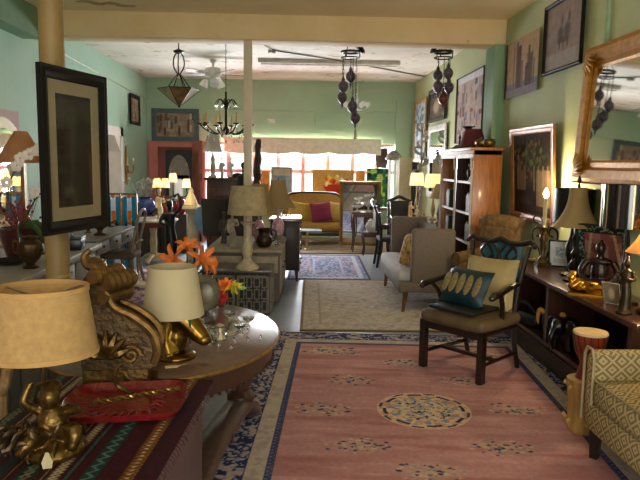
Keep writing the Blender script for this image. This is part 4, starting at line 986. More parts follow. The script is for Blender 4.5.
# horse head lamp with a cream shade
q = F(176, 357, RT)
t = thing('horse_lamp', 'brass horse head lamp with plain cream shade on the oval table', 'lamp', q, -.25)
BRASS = M('#7a5c26', .32, 1., var=.25, scale=12)
g = G(); g.lathe([(.075, 0), (.078, .012), (.06, .025)], 20)
g.tube([(-.03, 0, .02), (-.045, 0, .08), (-.035, 0, .14), (-.01, 0, .18)], [.075, .07, .062, .052], 12, 5); g.tube([(-.025, 0, .19), (.035, 0, .165), (.085, 0, .115), (.112, 0, .088)], [.054, .052, .038, .032], 12, 5)
g.ball((.015, 0, .135), (.055, .045, .055)); g.ball((-.0, 0, .09), (.05, .05, .06)); g.ball((.115, 0, .084), (.032, .03, .026), 10, 6)
for s in (-1, 1): g.tube([(-.015, s*.022, .2), (-.02, s*.028, .235)], [.014, .004], 6); g.ball((.035, s*.03, .165), .008, 8, 6)
for k in range(6): g.tube([(-.06-.005*k, 0, .19-.026*k), (-.1, 0.005*(-1)**k, .17-.026*k)], [.018, .008], 6)
g.v = [(a*1.22, b*1.25, c*1.15) for a, b, c in g.v]; g.obj('horse_head', BRASS, t, remesh=.005)
zs = .205
s = G().shell([(.142, zs), (.108, zs+.225)], .003, 40).obj('shade', M('#cdbd98', .85, var=.05, trans=.3), t); s.location = (-.01, 0, 0)
G().tube([(-.02, 0, .2), (-.01, 0, .41)], .006, 8).obj('stem', BRASS, t)
G().prism([(-.02, 0), (.02, 0), (.02, .045), (-.02, .045)], .002).obj('green_tag', M('#1e4a38', .7), t, 0).location = (.08, -.05, .16)
# glassware and crystal drops lying on the table
GLS = M('#eef2ee', .02, var=0, glass=True); 
def goblet(px, py, lab, s=1.):
    t = thing('wine_glass', lab, 'glass', F(px, py, RT), 0, 'clear wine glasses on the oval table')
    G().lathe([(.035*s, 0), (.034*s, .004), (.006*s, .012), (.005*s, .07*s), (.012*s, .08*s)], 20).obj('stem', GLS, t)
    G().shell([(.012*s, .08*s), (.034*s, .1*s), (.04*s, .13*s), (.036*s, .17*s)], .0015, 24).obj('bowl', GLS, t); return t
goblet(212, 306, 'clear stemmed wine glass standing by the orange feather ornament', 1.2); goblet(196, 318, 'clear stemmed wine glass right beside the cream horse lamp shade', 1.1); goblet(150, 345, 'clear stemmed wine glass behind the horse lamp beside the gilt corbel', 1.1)
t = thing('crystal_chandelier', 'dismantled crystal chandelier with glass arms lying on the oval table', 'chandelier', F(220, 340, RT))
t.scale = (1.25, 1.25, 1.3)
for k in range(6):
    a = 2*PI*k/6+.3; G().tube([(0, 0, .04), (.05*math.cos(a), .05*math.sin(a), .02), (.1*math.cos(a), .1*math.sin(a), .04), (.12*math.cos(a), .12*math.sin(a), .07)], .006, 8, 5).obj('arm', GLS, t)
    G().lathe([(.004, .065), (.022, .075), (.026, .085), (.02, .08), (0, .072)], 12, (.12*math.cos(a), .12*math.sin(a), 0)).obj('bobeche', GLS, t)
    for j in range(3):
        b = a+.3*j; r = .09+.04*j; G().lathe([(0, -.016), (.008, -.004), (.006, .006), (0, .014)], 6, (r*math.cos(b), r*math.sin(b), .018)).obj('crystal_drop', GLS, t)
G().lathe([(.03, 0), (.035, .01), (.02, .03), (.012, .05), (.02, .06), (0, .07)], 16).obj('hub', M('#c8c4b4', .2, .8), t)
t = thing('crystal_swag', 'string of loose crystal drops trailing across the oval table', 'crystals', F(228, 318, RT))
for k in range(9): G().lathe([(0, -.014), (.009, -.003), (.006, .006), (0, .012)], 6, (-.02+.012*k, .05-.02*k+.015*math.sin(k*1.4), .014)).obj('crystal_drop', GLS, t)
G().tube([(-.02+.012*k, .05-.02*k+.015*math.sin(k*1.4), .014) for k in range(9)], .0012, 5).obj('wire', M('#b8b0a0', .3, .8), t)
t = thing('paper_tag', 'small cream paper tag lying on the table beside the horse lamp', 'tag', F(172, 367, RT)+Vector((0, 0, .001)), .3)
G().prism([(-.03, -.016), (.022, -.016), (.032, 0), (.022, .016), (-.03, .016)], .002, 'XY', .001).obj('card', M('#d6c090', .8), t, 0); G().tube([(.024, 0, .002), (.05, .006, .003), (.07, .02, .002)], .001, 5).obj('string', M('#c8b890', .8), t)
t = thing('brass_cone', 'small dark brass candle snuffer lying on the oval table', 'snuffer', F(206, 327, RT), -.4)
G().lathe([(.004, -.06), (.004, .01), (.014, .02), (.018, .05)], 10, (0, 0, .02), axis=(1, .3, 0)).obj('cone', M('#4a3820', .35, .8), t); G().ball((-.06, -.018, .02), .008, 8, 6).obj('knob', M('#4a3820', .35, .8), t)
# orange and red feather bird
t = thing('feather_bird', 'bright red orange and yellow feather ornament at the table back', 'ornament', F(218, 306, RT))
t.scale = (1.45, 1.45, 1.3)
rs = random.Random(4)
for cn, cc, n_, cx_, cz_ in (('red_feather', '#b01c14', 26, .0, .05), ('orange_feather', '#e0701c', 26, .03, .10), ('yellow_feather', '#d8b030', 16, .06, .10), ('green_feather', '#7a9a3a', 8, .08, .09)):
    g = G()
    for k in range(n_):
        d = Vector((rs.gauss(0, 1), rs.gauss(0, 1), rs.gauss(0, 1))).normalized(); c0 = Vector((cx_, 0, cz_)); g.tube([c0, c0+d*.022, c0+d*.048+Vector((0, 0, -.004))], [.004, .012, .001], 5, flat=.4)
    o = g.obj(cn, M(cc, .7, var=.2), t); o['kind'] = 'stuff'
G().lathe([(.03, 0), (.035, .005), (.01, .012), (.01, .05)], 12).obj('stand', GLS, t)
# lilies in a dark glass vase
t = thing('lily_vase', 'dark green glass vase of orange lilies behind the cream lamp shade', 'vase', (-.70, 3.92, RT-.0))
G().shell([(.05, 0), (.055, .05), (.05, .11), (.06, .17)], .004, 20).obj('vase_body', M('#2a3020', .1, var=.1, spec=.6), t)
G().lathe([(.05, .002), (.05, .006), (0, .006)], 16).obj('vase_base', M('#2a3020', .1), t)
def lily(c, d, s, m):
    d = Vector(d).normalized(); a = d.orthogonal().normalized(); b = d.cross(a); g = G()
    for k in range(6):
        an = 2*PI*k/6; e = a*math.cos(an)+b*math.sin(an); g.tube([Vector(c), Vector(c)+d*.05*s+e*.025*s, Vector(c)+d*.07*s+e*.07*s, Vector(c)+d*.055*s+e*.105*s], [.008*s, .02*s, .018*s, .003*s], 6, 4, flat=.35)
    return g
for k, (c, d, s) in enumerate((((-.06, -.0 , .29), (-.3, -.9, .3), 1.0), ((.08, -.02, .30), (.5, -.7, .3), 1.05), ((.0, .05, .35), (.1, -.5, .8), .8), ((.12, .03, .26), (.9, -.3, .1), .7))):
    o = lily(c, d, s, None).obj('lily_flower', M('#d2702a', .6, var=.25, scale=20), t); G().tube([(0, 0, .05), (c[0]*.4, c[1]*.4, .17), c], .005, 6, 5).obj('stem', M('#3a4a22', .6), o)
for c in ((-.0, -.05, .26), (.04, .03, .25), (-.1, .0, .22)): G().ball(c, (.03, .03, .026), 10, 8).obj('berry_cluster', M('#4a0f12', .4, var=.3, scale=60), t)
t = thing('silver_plate', 'round tarnished silver plate standing upright behind the crystal', 'plate', (-.58, 3.80, RT), .3)
G().lathe([(.11, -.004), (.112, 0), (.1, .004), (.07, .008), (.065, .004), (0, .003)], 32, (0, 0, .112), axis=(0.1, -1, .25)).obj('dish', M('#6e685c', .45, .7, var=.4), t)
G().box((0, .03, .008), (.08, .06, .016)).obj('plate_stand', M('#2a221c', .5), t, 0)

# ================================================================ counter along the left wall
KZ = .9
t = thing('shop_counter', 'long grey white painted counter behind the round column', 'counter', (-2.12, 4.55, 0), .03)
WHT = M('#8a867a', .5, var=.15, scale=5); GRYP = M('#6e6b60', .6, var=.15)
G().rbox((0, 0, KZ-.02), (.74, 2.4, .04), .006, 1).obj('worktop', WHT, t, 30)
G().box((-.02, 0, KZ/2-.02), (.66, 2.34, KZ-.04)).obj('body', GRYP, t, 0)
for k in range(4):
    d = G().rbox((.317, -.86+k*.575, .45), (.02, .53, .72), .006, 1).obj('door', GRYP, t, 30); G().ball((.34, -.64+k*.575, .6), .014, 8, 6).obj('knob', BRONZE, d)
t = thing('orchid_pot', 'dark red glazed pot of orchids and dried blooms on the counter', 'potted plant', (-2.15, 4.95, KZ))
G().lathe([(.11, 0), (.12, .01), (.15, .12), (.165, .2), (.175, .22), (.16, .225), (.15, .2), (0, .19)], 24).obj('pot', M('#3a1414', .2, var=.3, coat=.5), t)
g = G(); rs = random.Random(9)
for k in range(70):
    a = rs.uniform(0, 6.28); r = rs.uniform(.02, .17); z = rs.uniform(.25, .46); g.tube([(r*.3*math.cos(a), r*.3*math.sin(a), .19), (r*math.cos(a), r*math.sin(a), z)], .0025, 4); g.ball((r*math.cos(a), r*math.sin(a), z), .011, 6, 5)
o = g.obj('dried_flowers', M('#7a3a3a', .9, var=.6, scale=40), t); o['kind'] = 'stuff'
for pts in ([(0, 0, .2), (.12, -.06, .42), (.26, -.05, .58), (.32, 0, .62)], [(0, 0, .2), (-.05, -.1, .5), (.08, -.12, .74), (.24, -.1, .82)]):
    s = G().tube(pts, .006, 6, 6).obj('orchid_stem', M('#3a3a22', .6), t); pc = catmull(pts, 6)
    for k in range(8, len(pc), 2):
        g = G(); c = pc[k]+Vector((rs.uniform(-.02, .02), -.02, rs.uniform(-.02, .03)))
        for j in range(5): a = 2*PI*j/5+.3; g.ball(c+Vector((math.cos(a)*.026, -.004*j, math.sin(a)*.026)), (.022, .006, .022), 8, 6)
        g.obj('orchid_flower', M('#d8cdc0', .6, var=.1), s)
for k in range(4):
    a = -1.2+.8*k; G().tube([(0, 0, .2), (.14*math.cos(a), -.08+.1*math.sin(a), .26), (.28*math.cos(a), -.14+.16*math.sin(a), .14), (.32*math.cos(a), -.16+.18*math.sin(a), .03)], [.012, .03, .026, .004], 6, 5, flat=.25).obj('leaf', M('#3e5a2c', .45, var=.2), t)
t = thing('peach_lamp', 'table lamp with pleated peach shade behind the orchids', 'lamp', (-2.3, 5.35, KZ))
G().lathe([(.08, 0), (.085, .02), (.03, .05), (.05, .14), (.06, .22), (.025, .32), (.014, .36), (.014, .78)], 18).obj('base', DKGOLD, t)
bell(G(), .2, .05, .72, .98, rib=12, ex=1.0).obj('shade', M('#c08a5a', .8, trans=.35), t)
t = thing('gold_urn', 'dark gold ornate urn beside the column on the counter', 'urn', (-1.86, 4.40, KZ))
G().lathe([(.05, 0), (.055, .012), (.025, .03), (.06, .07), (.085, .12), (.08, .17), (.045, .2), (.06, .22), (.05, .225), (0, .21)], 20, rfn=lambda a, z: 1+.05*math.sin(a*7)).obj('body', OLDG, t)
for s in (-1, 1): G().tube([(s*.07, 0, .17), (s*.11, 0, .19), (s*.11, 0, .12), (s*.08, 0, .1)], .008, 6, 5).obj('handle', GILT, t)
t = thing('black_box', 'small black lacquer box with a silver ornament on the counter end', 'box', (-1.92, 5.35, KZ), .1)
G().rbox((0, 0, .045), (.2, .16, .09), .006, 1).obj('box_body', M('#121214', .3), t, 30); G().rbox((0, 0, .1), (.21, .17, .02), .006, 1).obj('lid', M('#121214', .3), t, 30)
G().lathe([(.03, .11), (.035, .115), (.01, .13), (.02, .15), (0, .17)], 12).obj('silver_knob', M('#a8a8a8', .2, .9), t)
t = thing('dark_tray', 'flat dark dish in front of the orchid pot on the counter', 'dish', (-2.07, 4.55, KZ), 0)
G().lathe([(.07, 0), (.11, .02), (.12, .035), (.1, .025), (0, .015)], 24).obj('dish', M('#1c1614', .3), t); G().shell([(.118, .03), (.122, .036)], .005, 24).obj('rim', BRONZE, t)
# framed engraving hanging on the column
def eng_fn(U, V):
    p = Paint(U, V, '#2e2a24'); n = vnoise(U, V, 8, 18, 7); p.put(n, '#4a463c', .6); p.put(ell(U, V, .45, .62, .16, .32, .9), '#5e5a4e', .5); p.put(ell(U, V, .35, .14, .25, .07, .8), '#6a6658', .6)
    p.put(((np.sin(U*60+6*n) > .6) & (V > .3))*1., '#38342c', .5); return p.out()
zf0, zf1 = P(41, 236, 3.62).z, P(41, 62, 3.62).z
t = picture('framed_engraving', 'tall dark engraving in wide black frame hanging on the round column', 'picture', (-1.372, 3.93, (zf0+zf1)/2), 1.31, .66, zf1-zf0, .075, BLACKF, eng_fn, res=50, dep=.035, matw=.075, matcol='#94886a', roll=.0)
G().box((0, -.016, 0), (.50, .002, zf1-zf0-.16)).obj('glass_pane', thin_glass(), t, 0)
G().box((0, .03, .1), (.04, .06, .06)).obj('hanging_bracket', BRONZE, t, 0)
# white carved chair behind the corbel
t = thing('white_chair', 'white carved bench with scrolled arm and grey cushion behind the corbel', 'bench', (-1.28, 4.75, 0), .2)
WC = M('#c4bca8', .5, var=.15)
for s in (-1, 1):
    for q_ in (-1, 1): G().tube([(s*.28, q_*.22, 0), (s*.26, q_*.2, .2), (s*.29, q_*.23, .36)], [.016, .02, .03], 8, 4).obj('leg', WC, t)
G().rbox((0, 0, .38), (.66, .52, .07), .02, 2).obj('seat_rail', WC, t); G().rbox((0, 0, .45), (.6, .46, .1), .04, 3).obj('cushion', M('#8a9094', .9, var=.1), t)
for s in (-1, 1): G().tube([(s*.3, .2, .4), (s*.32, .18, .58), (s*.31, .0, .63), (s*.31, -.18, .60), (s*.33, -.24, .55), (s*.31, -.2, .50), (s*.3, -.16, .40)], [.02, .024, .03, .028, .03, .02, .02], 8, 6).obj('arm', WC, t)
G().tube([(-.3, .22, .62), (-.15, .22, .66), (0, .22, .69), (.15, .22, .66), (.3, .22, .62)], .028, 8, 5).obj('back_rail', WC, t)

# upholstered open armchair half hidden by the cherub lamp
t = thing('open_armchair', 'olive grey armchair with curved pale wooden arms between chest and counter', 'armchair', (-1.68, 2.98, 0), .35)
PW = wood('#8a6c44', .4, .2); OLV = M('#5c5a48', .9, var=.15)
for s in (-1, 1):
    G().tube([(s*.24, -.24, 0), (s*.25, -.25, .25), (s*.26, -.24, .6)], [.016, .022, .02], 8, 4).obj('leg', PW, t); G().tube([(s*.23, .28, 0), (s*.23, .22, .3), (s*.23, .24, .6), (s*.22, .3, .88)], [.016, .022, .02, .016], 8, 4).obj('leg', PW, t)
    G().tube([(s*.25, .25, .66), (s*.28, .05, .70), (s*.28, -.15, .68), (s*.27, -.27, .63), (s*.26, -.25, .58)], [.018, .024, .026, .022, .014], 8, 5).obj('arm', PW, t)
G().rbox((0, -.01, .42), (.5, .5, .12), .04, 3, puff=.02).obj('seat', OLV, t); G().rbox((0, .27, .72), (.42, .07, .36), .03, 2).obj('backrest', OLV, t)

# ================================================================ middle of the room, left side
# low black fretwork cabinet
t = thing('fretwork_cabinet', 'low black cabinet with square fretwork doors beside the oval table', 'cabinet', (-.66, 6.95, 0), -.03)
BLK = M('#1a1714', .4, var=.2); FRT = M('#756e60', .45, .2, var=.2)
CW_, CD_, CH_ = .74, .5, .47
G().box((0, 0, CH_/2), (CW_-.01, CD_-.02, CH_)).obj('body', BLK, t, 0); G().rbox((0, 0, CH_+.012), (CW_+.03, CD_+.03, .025), .006, 1).obj('top_board', wood('#4a4036', .35), t, 30)
def fret(w, h):
    g = G(); d = .012
    for k in range(6): z = -h/2+h*k/5; 
    nx, nz = 4, 3
    for i in range(nx):
        for j in range(nz):
            x = -w/2+w*(i+.5)/nx; z = -h/2+h*(j+.5)/nz; a = w/nx*.36; b = h/nz*.36
            if (i+j) % 2: a *= .8; b *= 1.15
            for s in (-1, 1): g.box((x+s*a, 0, z), (d, .012, 2*b+d)); g.box((x, 0, z+s*b), (2*a+d, .012, d))
            g.box((x+w/nx*.5, 0, z), (w/nx*.3, .012, d*.8)); g.box((x, 0, z+h/nz*.5), (d*.8, .012, h/nz*.3))
    for s in (-1, 1): g.box((s*w/2, 0, 0), (.018, .02, h+.018)); g.box((0, 0, s*h/2), (w+.018, .02, .018))
    return g
for s in (-1, 1): o = fret(CW_/2-.04, CH_-.08).obj('fretwork_door', FRT, t, 0); o.location = (s*CW_/4, -CD_/2, CH_/2)
o = fret(CD_-.06, CH_-.08).obj('fretwork_side', FRT, t, 0); o.location = (CW_/2, 0, CH_/2); o.rotation_euler.z = PI/2
# beige painted dresser behind it
t = thing('painted_dresser', 'beige painted dresser with dark receding side behind the fretwork cabinet', 'dresser', (-.62, 7.95, 0), -.02)
BEI = M('#8d816a', .55, var=.25, scale=10); SDK = wood('#4a3c30', .45)
G().box((0, 0, .31), (.84, 1.28, .58)).obj('body', SDK, t, 0); G().rbox((0, 0, .62), (.9, 1.34, .04), .01, 1).obj('top_board', BEI, t, 30)
for k in range(2):
    d = G().rbox((-.21+.42*k, -.645, .46), (.38, .02, .2), .006, 1).obj('drawer', BEI, t, 30); G().ball((-.21+.42*k, -.665, .46), .013, 8, 6).obj('knob', BRONZE, d)
for k in range(3):
    d = G().rbox((.425, -.42+.42*k, .33), (.02, .38, .46), .006, 1).obj('side_door', BEI, t, 30); G().ball((.445, -.28+.42*k, .38), .012, 8, 6).obj('knob', BRONZE, d)
# lamp with patterned drum shade and cream candlestick base
q = F(247, 270, .495)
t = thing('brocade_lamp', 'cream turned candlestick lamp with pale brocade drum shade on the fretwork cabinet', 'lamp', (q.x, q.y+.05, .495))
CRM = M('#b5a98c', .5, var=.25, scale=20)
G().lathe([(.12, 0), (.125, .02), (.1, .05), (.055, .09), (.04, .13), (.055, .17), (.06, .22), (.04, .29), (.03, .38), (.035, .46), (.05, .49), (.075, .505), (.08, .515), (.02, .525), (.02, .62)], 24, rfn=lambda a, z: 1+(.05*math.sin(a*8) if z < .1 else 0)).obj('base', CRM, t)
G().shell([(.215, .60), (.175, .90)], .004, 40).obj('shade', M('#b8a780', .8, var=.25, scale=16, trans=.25), t)
G().tube([(0, 0, .62), (0, 0, .88)], .005, 6).obj('harp', BRONZE, t)
def bell_lamp(lab, x, y, z, sr, sz, sh, bc):
    t = thing('ginger_jar_lamp', lab, 'lamp', (x, y, z))
    G().lathe([(.06, 0), (.065, .02), (.05, .03), (.07, .07), (.085, .13), (.08, .2), (.05, .26), (.035, .28), (.02, .29), (.012, .34), (.012, sz+.1)], 20).obj('base', M(bc, .3, var=.6, scale=22), t)
    bell(G(), sr, sr*.42, sz, sz+sh, 24, rib=3, ex=2.4).obj('shade', M('#b8a070', .8, var=.06, trans=.45), t)
    G().lathe([(.004, sz+sh-.03), (.01, sz+sh+.02), (0, sz+sh+.04)], 8).obj('finial', BRS, t)
q = P(259, 235, 7.95); bell_lamp('pink and white jar lamp with tan bell shade next to the brocade shade', q.x, 7.95, .64, .26, .36, .38, '#b88a92')
q = P(278, 235, 8.35); bell_lamp('second pink jar lamp with tan bell shade beside the mahogany chest', q.x, 8.35, .64, .24, .42, .36, '#c09aa4')
t = thing('copper_jug', 'dark copper jug with flared neck on the beige dresser', 'jug', (P(264, 262, 7.5).x, 7.52, .64))
COPP = M('#2e1a14', .35, .5, var=.35, scale=14)
G().lathe([(.06, 0), (.085, .02), (.105, .07), (.095, .12), (.07, .16), (.075, .2), (.095, .225), (.085, .22), (.06, .17), (0, .16)], 24).obj('body', COPP, t); G().tube([(.085, 0, .21), (.14, 0, .19), (.13, 0, .1), (.1, 0, .07)], .01, 6, 5).obj('handle', COPP, t)
t = thing('glass_bowl_stand', 'small silver footed bowl beside the copper jug', 'bowl', (P(278, 240, 7.7).x, 7.75, .64))
G().lathe([(.05, 0), (.015, .02), (.015, .06), (.07, .09), (.08, .11), (.06, .1), (0, .09)], 20).obj('bowl', M('#a8a090', .25, .7), t); G().lathe([(.01, .09), (.016, .1), (0, .13)], 8).obj('knob', M('#a8a090', .25, .7), t)
# white stone figures in front of the dark chest
def torso(g, s=1.):
    g.lathe([(.07*s, 0), (.075*s, .02*s), (.06*s, .04*s)], 16); g.tube([(0, 0, .03*s), (.01*s, 0, .18*s), (-.01*s, 0, .32*s), (0, 0, .46*s)], [.05*s, .06*s, .045*s, .06*s], 12, 5); g.ball((0, 0, .60*s), (.04*s, .045*s, .055*s)); g.tube([(0, 0, .48*s), (0, 0, .57*s)], .022*s, 8)
    g.tube([(.06*s, 0, .46*s), (.1*s, -.03*s, .36*s), (.03*s, -.08*s, .36*s)], [.024*s, .02*s, .015*s], 8, 4); g.tube([(-.06*s, 0, .46*s), (-.09*s, -.02*s, .34*s), (-.07*s, -.02*s, .22*s)], [.024*s, .02*s, .015*s], 8, 4)
q = P(232, 262, 7.5); rem('stone_figure', 'grey stone standing figure with drapery on the beige dresser', 'statue', (q.x, 7.55, .64), .3, lambda g: torso(g, .72), M('#8d8672', .7, var=.3), .012)
q = P(224, 262, 7.7); rem('wooden_saint', 'slim dark carved wooden figure next to the stone figure', 'statue', (q.x-.02, 7.85, .64), -.2, lambda g: torso(g, .62), M('#3a2c20', .5, var=.3), .012)
# dark mahogany chest of drawers
q = F(299, 282)
t = thing('mahogany_chest', 'dark mahogany chest of drawers with pale reflecting top', 'chest of drawers', (q.x-.19, q.y+.42, 0), -.03)
for s in (-1, 1):
    for k in (-1, 1): G().tube([(s*.17, k*.37, 0), (s*.165, k*.36, .12), (s*.16, k*.35, .17)], [.014, .024, .03], 8, 4).obj('leg', MAH, t)
G().rbox((0, 0, .50), (.40, .82, .68), .008, 1).obj('body', wood('#1e0f0e', .6, .05), t, 30); G().rbox((0, 0, .855), (.44, .86, .03), .008, 1).obj('top_board', wood('#54402e', .16, .8), t, 30)
for z in (.24, .44, .62, .77):
    d = G().rbox((.203, 0, z), (.012, .76, .155 if z < .7 else .11), .004, 1).obj('drawer', wood('#8a6a50', .25, .5), t, 30)
    for y in (-.22, .22): G().ball((.216, y, z), .014, 8, 6).obj('knob', BRS, d)
# tall dark cabinet with lamp, figures and maroon hat
q = P(228, 178, 9.9)
t = thing('tall_chest', 'tall dark reddish chest near the pink recess carrying a lamp', 'chest of drawers', (q.x, 10.15, 0))
G().rbox((0, 0, q.z/2), (.68, .45, q.z-.04), .008, 1).obj('body', wood('#40221c', .35, .3), t, 30); G().rbox((0, 0, q.z-.02), (.76, .52, .04), .01, 1).obj('cornice', wood('#382018', .35), t, 30)
TT = q.z
for k in range(5):
    d = G().rbox((0, -.228, .14+k*.245), (.62, .014, .215), .005, 1).obj('drawer', wood('#4a2820', .35, .3), t, 30)
    for s in (-1, 1): G().ball((s*.2, -.242, .14+k*.245), .013, 8, 6).obj('knob', BRS, d)
q = P(213, 178, 10.1); t = thing('figure_lamp', 'white figurine lamp with pale bell shade on the tall dark chest', 'lamp', (q.x, 10.1, TT))
G().lathe([(.06, 0), (.065, .02), (.03, .05), (.045, .12), (.05, .18), (.03, .24), (.04, .28), (.02, .34), (.01, .38), (.01, .46)], 16).obj('base', M('#a89c8c', .5, var=.3), t)
bell(G(), .155, .09, .40, .68, 24, ex=1.4).obj('shade', M('#d0ccc0', .8, var=.05, trans=.5), t)
for k, (pxx, lab) in enumerate(((222, 'grey porcelain figure group standing next to the pale shaded lamp'), (231, 'white porcelain figure standing beside the maroon hat'))):
    q = P(pxx, 178, 10.0); rem('porcelain_figure', lab, 'figurine', (q.x, 10.02, TT), .5*k, lambda g: torso(g, .5), M('#a8a296' if k == 0 else '#d2cec4', .35, var=.35, scale=30), .012)
q = P(238, 178, 10.0); t = thing('maroon_hat', 'low maroon felt hat on the tall dark chest', 'hat', (q.x, 9.98, TT)); G().lathe([(.15, .0), (.155, .008), (.1, .014), (.085, .03), (.07, .07), (0, .085)], 22).obj('crown', M('#4a0f1c', .8), t); G().shell([(.09, .02), (.088, .035)], .004, 22).obj('ribbon', M('#1c0a0e', .7), t)
q = P(257, 180, 8.9); t = thing('twisted_totem', 'tall dark twisted carved totem beside the slim post', 'sculpture', (P(256, 200, 9.4).x, 9.4, 0), .2)
G().box((0, 0, .45), (.15, .15, .9)).obj('plinth', wood('#3a2a20'), t, 0)
G().tube([(.004*math.sin(i*.9)+.0012*i, .006*math.cos(i*.9), .9+i*.035) for i in range(32)], [.07, .05, .075, .055, .07, .05, .065, .05, .06, .04, .055, .035], 8).obj('carving', M('#2a1e1a', .45, var=.4, scale=20), t)
t = thing('dark_statuette', 'dark draped wooden figure hanging close to the slim post', 'statue', (P(244, 200, 9.0).x, 8.9, 0)); G().box((0, 0, .5), (.14, .14, 1.0)).obj('plinth', wood('#2a201a'), t, 0)
g = G(); torso(g, 1.0); g.v = [(a, b, c+1.0) for a, b, c in g.v]; g.obj('figure', M('#221a16', .5, var=.3), t, remesh=.014)
# little brass pedestal table and mustard sofa
q = F(307, 250); t = thing('brass_pedestal_table', 'small blue topped table on slender brass pedestal before the sofa', 'table', (q.x, q.y, .011))
G().lathe([(.12, 0), (.125, .01), (.03, .03), (.02, .08), (.035, .14), (.02, .2), (.02, .36)], 16).obj('pedestal', M('#a08a58', .35, .6), t); G().box((.06, 0, .37), (.42, .34, .02)).obj('table_top', M('#8a9aa8', .25), t, 0)
MUST = M('#a97f34', .8, var=.12, scale=20)
q0, q1 = P(283, 240, 12.75), P(345, 240, 12.75); SWD = q1.x-q0.x
t = thing('mustard_sofa', 'mustard upholstered sofa with dark carved wooden frame under the window', 'sofa', ((q0.x+q1.x)/2, 12.85, .011))
for s in (-1, 1):
    for k in (-1, 1): G().lathe([(.02, 0), (.04, .03), (.03, .1), (.045, .2)], 10, (s*(SWD/2-.06), k*.3, 0)).obj('leg', DKW, t)
G().rbox((0, 0, .24), (SWD, .72, .1), .02, 2).obj('seat_rail', DKW, t); G().rbox((0, -.02, .36), (SWD-.1, .66, .16), .05, 3, puff=.02).obj('seat_cushion', MUST, t)
hb = P(315, 194, 13.1).z
out = [(-SWD/2, .4), (-SWD/2, hb-.16), (-SWD/2+.12, hb-.04), (-SWD/4, hb), (SWD/4, hb), (SWD/2-.14, hb-.04), (SWD/2-.08, hb-.14), (SWD/2, hb-.2), (SWD/2, .4)]
o = G().prism(out, .14, 'XZ', .3).obj('backrest', MUST, t, 30)
G().tube([(a, .29, b+.012) for a, b in out[1:-1]], .03, 8, 4).obj('crest_rail', DKW, t)
for s in (-1, 1): G().tube([(s*(SWD/2), .25, .62), (s*(SWD/2+.02), -.1, .6), (s*(SWD/2+.02), -.3, .56), (s*(SWD/2), -.33, .48), (s*(SWD/2-.02), -.3, .28)], .032, 8, 5).obj('arm', DKW, t)
for k, (pxx, c, lab) in enumerate(((298, '#b8963e', 'gold brocade cushion at the chest end of the mustard sofa'), (321, '#7a1f3c', 'plain magenta cushion in the middle of the mustard sofa'), (335, '#a8863e', 'gold cushion behind the magenta cushion on the sofa'))):
    q = P(pxx, 218, 12.72); t = thing('sofa_cushion', lab, 'cushion', (q.x, 12.78-.12*(k == 1), .665)); t.rotation_euler = (-.25, (.15, -.12, .1)[k], (.2, .1, -.3)[k])
    G().pillow((0, 0, 0), .42, .4, .14).obj('cover', M(c, .8, var=.2 if k != 1 else .06, scale=30), t); G().tube([(-.2, 0, -.19), (.2, 0, -.19)], .006, 6).obj('piping', M(c, .7), t)
# pictures standing on the window sill
def bowl_fn(U, V):
    p = Paint(U, V, '#b08a4c'); p.put(vnoise(U, V, 8, 3, 2), '#c8a468', .7); p.put(ell(U, V, .55, .58, .3, .26, .1)*(V < .6), '#a8341e'); rs = np.random.RandomState(2)
    for k in range(40): p.put(ell(U, V, .55+.11*rs.randn(), .72+.08*rs.randn(), .05, .05, .3), rs.choice(['#d8c04a', '#c84a2a', '#e8e0c8', '#b0301e', '#8a8a3a', '#e0a040']), .9)
    return p.out()
def blue_fn(U, V):
    p = Paint(U, V, '#5a7a9a'); p.put(vnoise(U, V, 5, 6, 3), '#a8b8c0', .6); p.put(rect(U, V, .3, .6, .2, .6), '#d8d4c4', .8); p.put((V > .8)*1., '#c8b484', .6); p.put((V < .16)*1., '#48505a', .8); return p.out()
def green_fn(U, V):
    p = Paint(U, V, '#2f5a34'); n = vnoise(U, V, 8, 12, 4); p.put((n > .5)*1., '#4a7a3e', .8); p.put((n > .68)*1., '#b8c060', .8); p.put((n < .28)*1., '#1c3a4a', .8); p.put(ell(U, V, .5, .65, .2, .15, .5), '#d8c868', .6); return p.out()
def orange_fn(U, V):
    p = Paint(U, V, '#b8783a'); p.put(vnoise(U, V, 4, 6, 6), '#d8a05a', .8); p.put((V < .4)*1., '#8a5a34', .7); return p.out()
SY = YB-.16
def sillpic(name, lab, a, b, y0, y1, fw, fm, fn):
    p0, p1 = P(a, y1, SY), P(b, y0, SY); picture(name, lab, 'painting', ((p0.x+p1.x)/2, SY, (wz0+p1.z)/2+.005), 0, p1.x-p0.x, p1.z-wz0, fw, fm, fn, res=44, tilt=-.05)
sillpic('fruit_painting', 'painting of a red bowl heaped with fruit standing on the sill', 312, 354, 170, 205, .012, M('#8a6a3a', .5), bowl_fn)
sillpic('beach_painting', 'grey framed painting of blue water standing on the window sill', 271, 292.5, 167, 205, .045, M('#8a8672', .5), blue_fn)
sillpic('garden_canvas', 'green garden canvas on the sill at the window end', 366, 390, 169, 205, 0, None, green_fn)
sillpic('sunset_canvas', 'small orange canvas on the sill beside the blue water painting', 258, 270, 171, 205, 0, None, orange_fn)
sillpic('harbour_canvas', 'small terracotta canvas between the fruit painting and the garden canvas', 355, 365, 171, 205, 0, None, orange_fn)
t = thing('brown_jacket', 'dark brown cloth hanging in front of the last window', 'cloth', (P(381.5, 159, YB-.06).x, YB-.06, P(381, 149, YB).z))
G().prism([(-.13, 0), (.12, .02), (.14, -.25), (.1, -.42), (-.1, -.4), (-.14, -.2)], .05).obj('cloth_body', M('#4a3434', .9, var=.4), t, 30); G().tube([(-.1, 0, 0), (0, 0, .05), (.1, 0, 0)], .006, 6).obj('hanger', BRONZE, t)
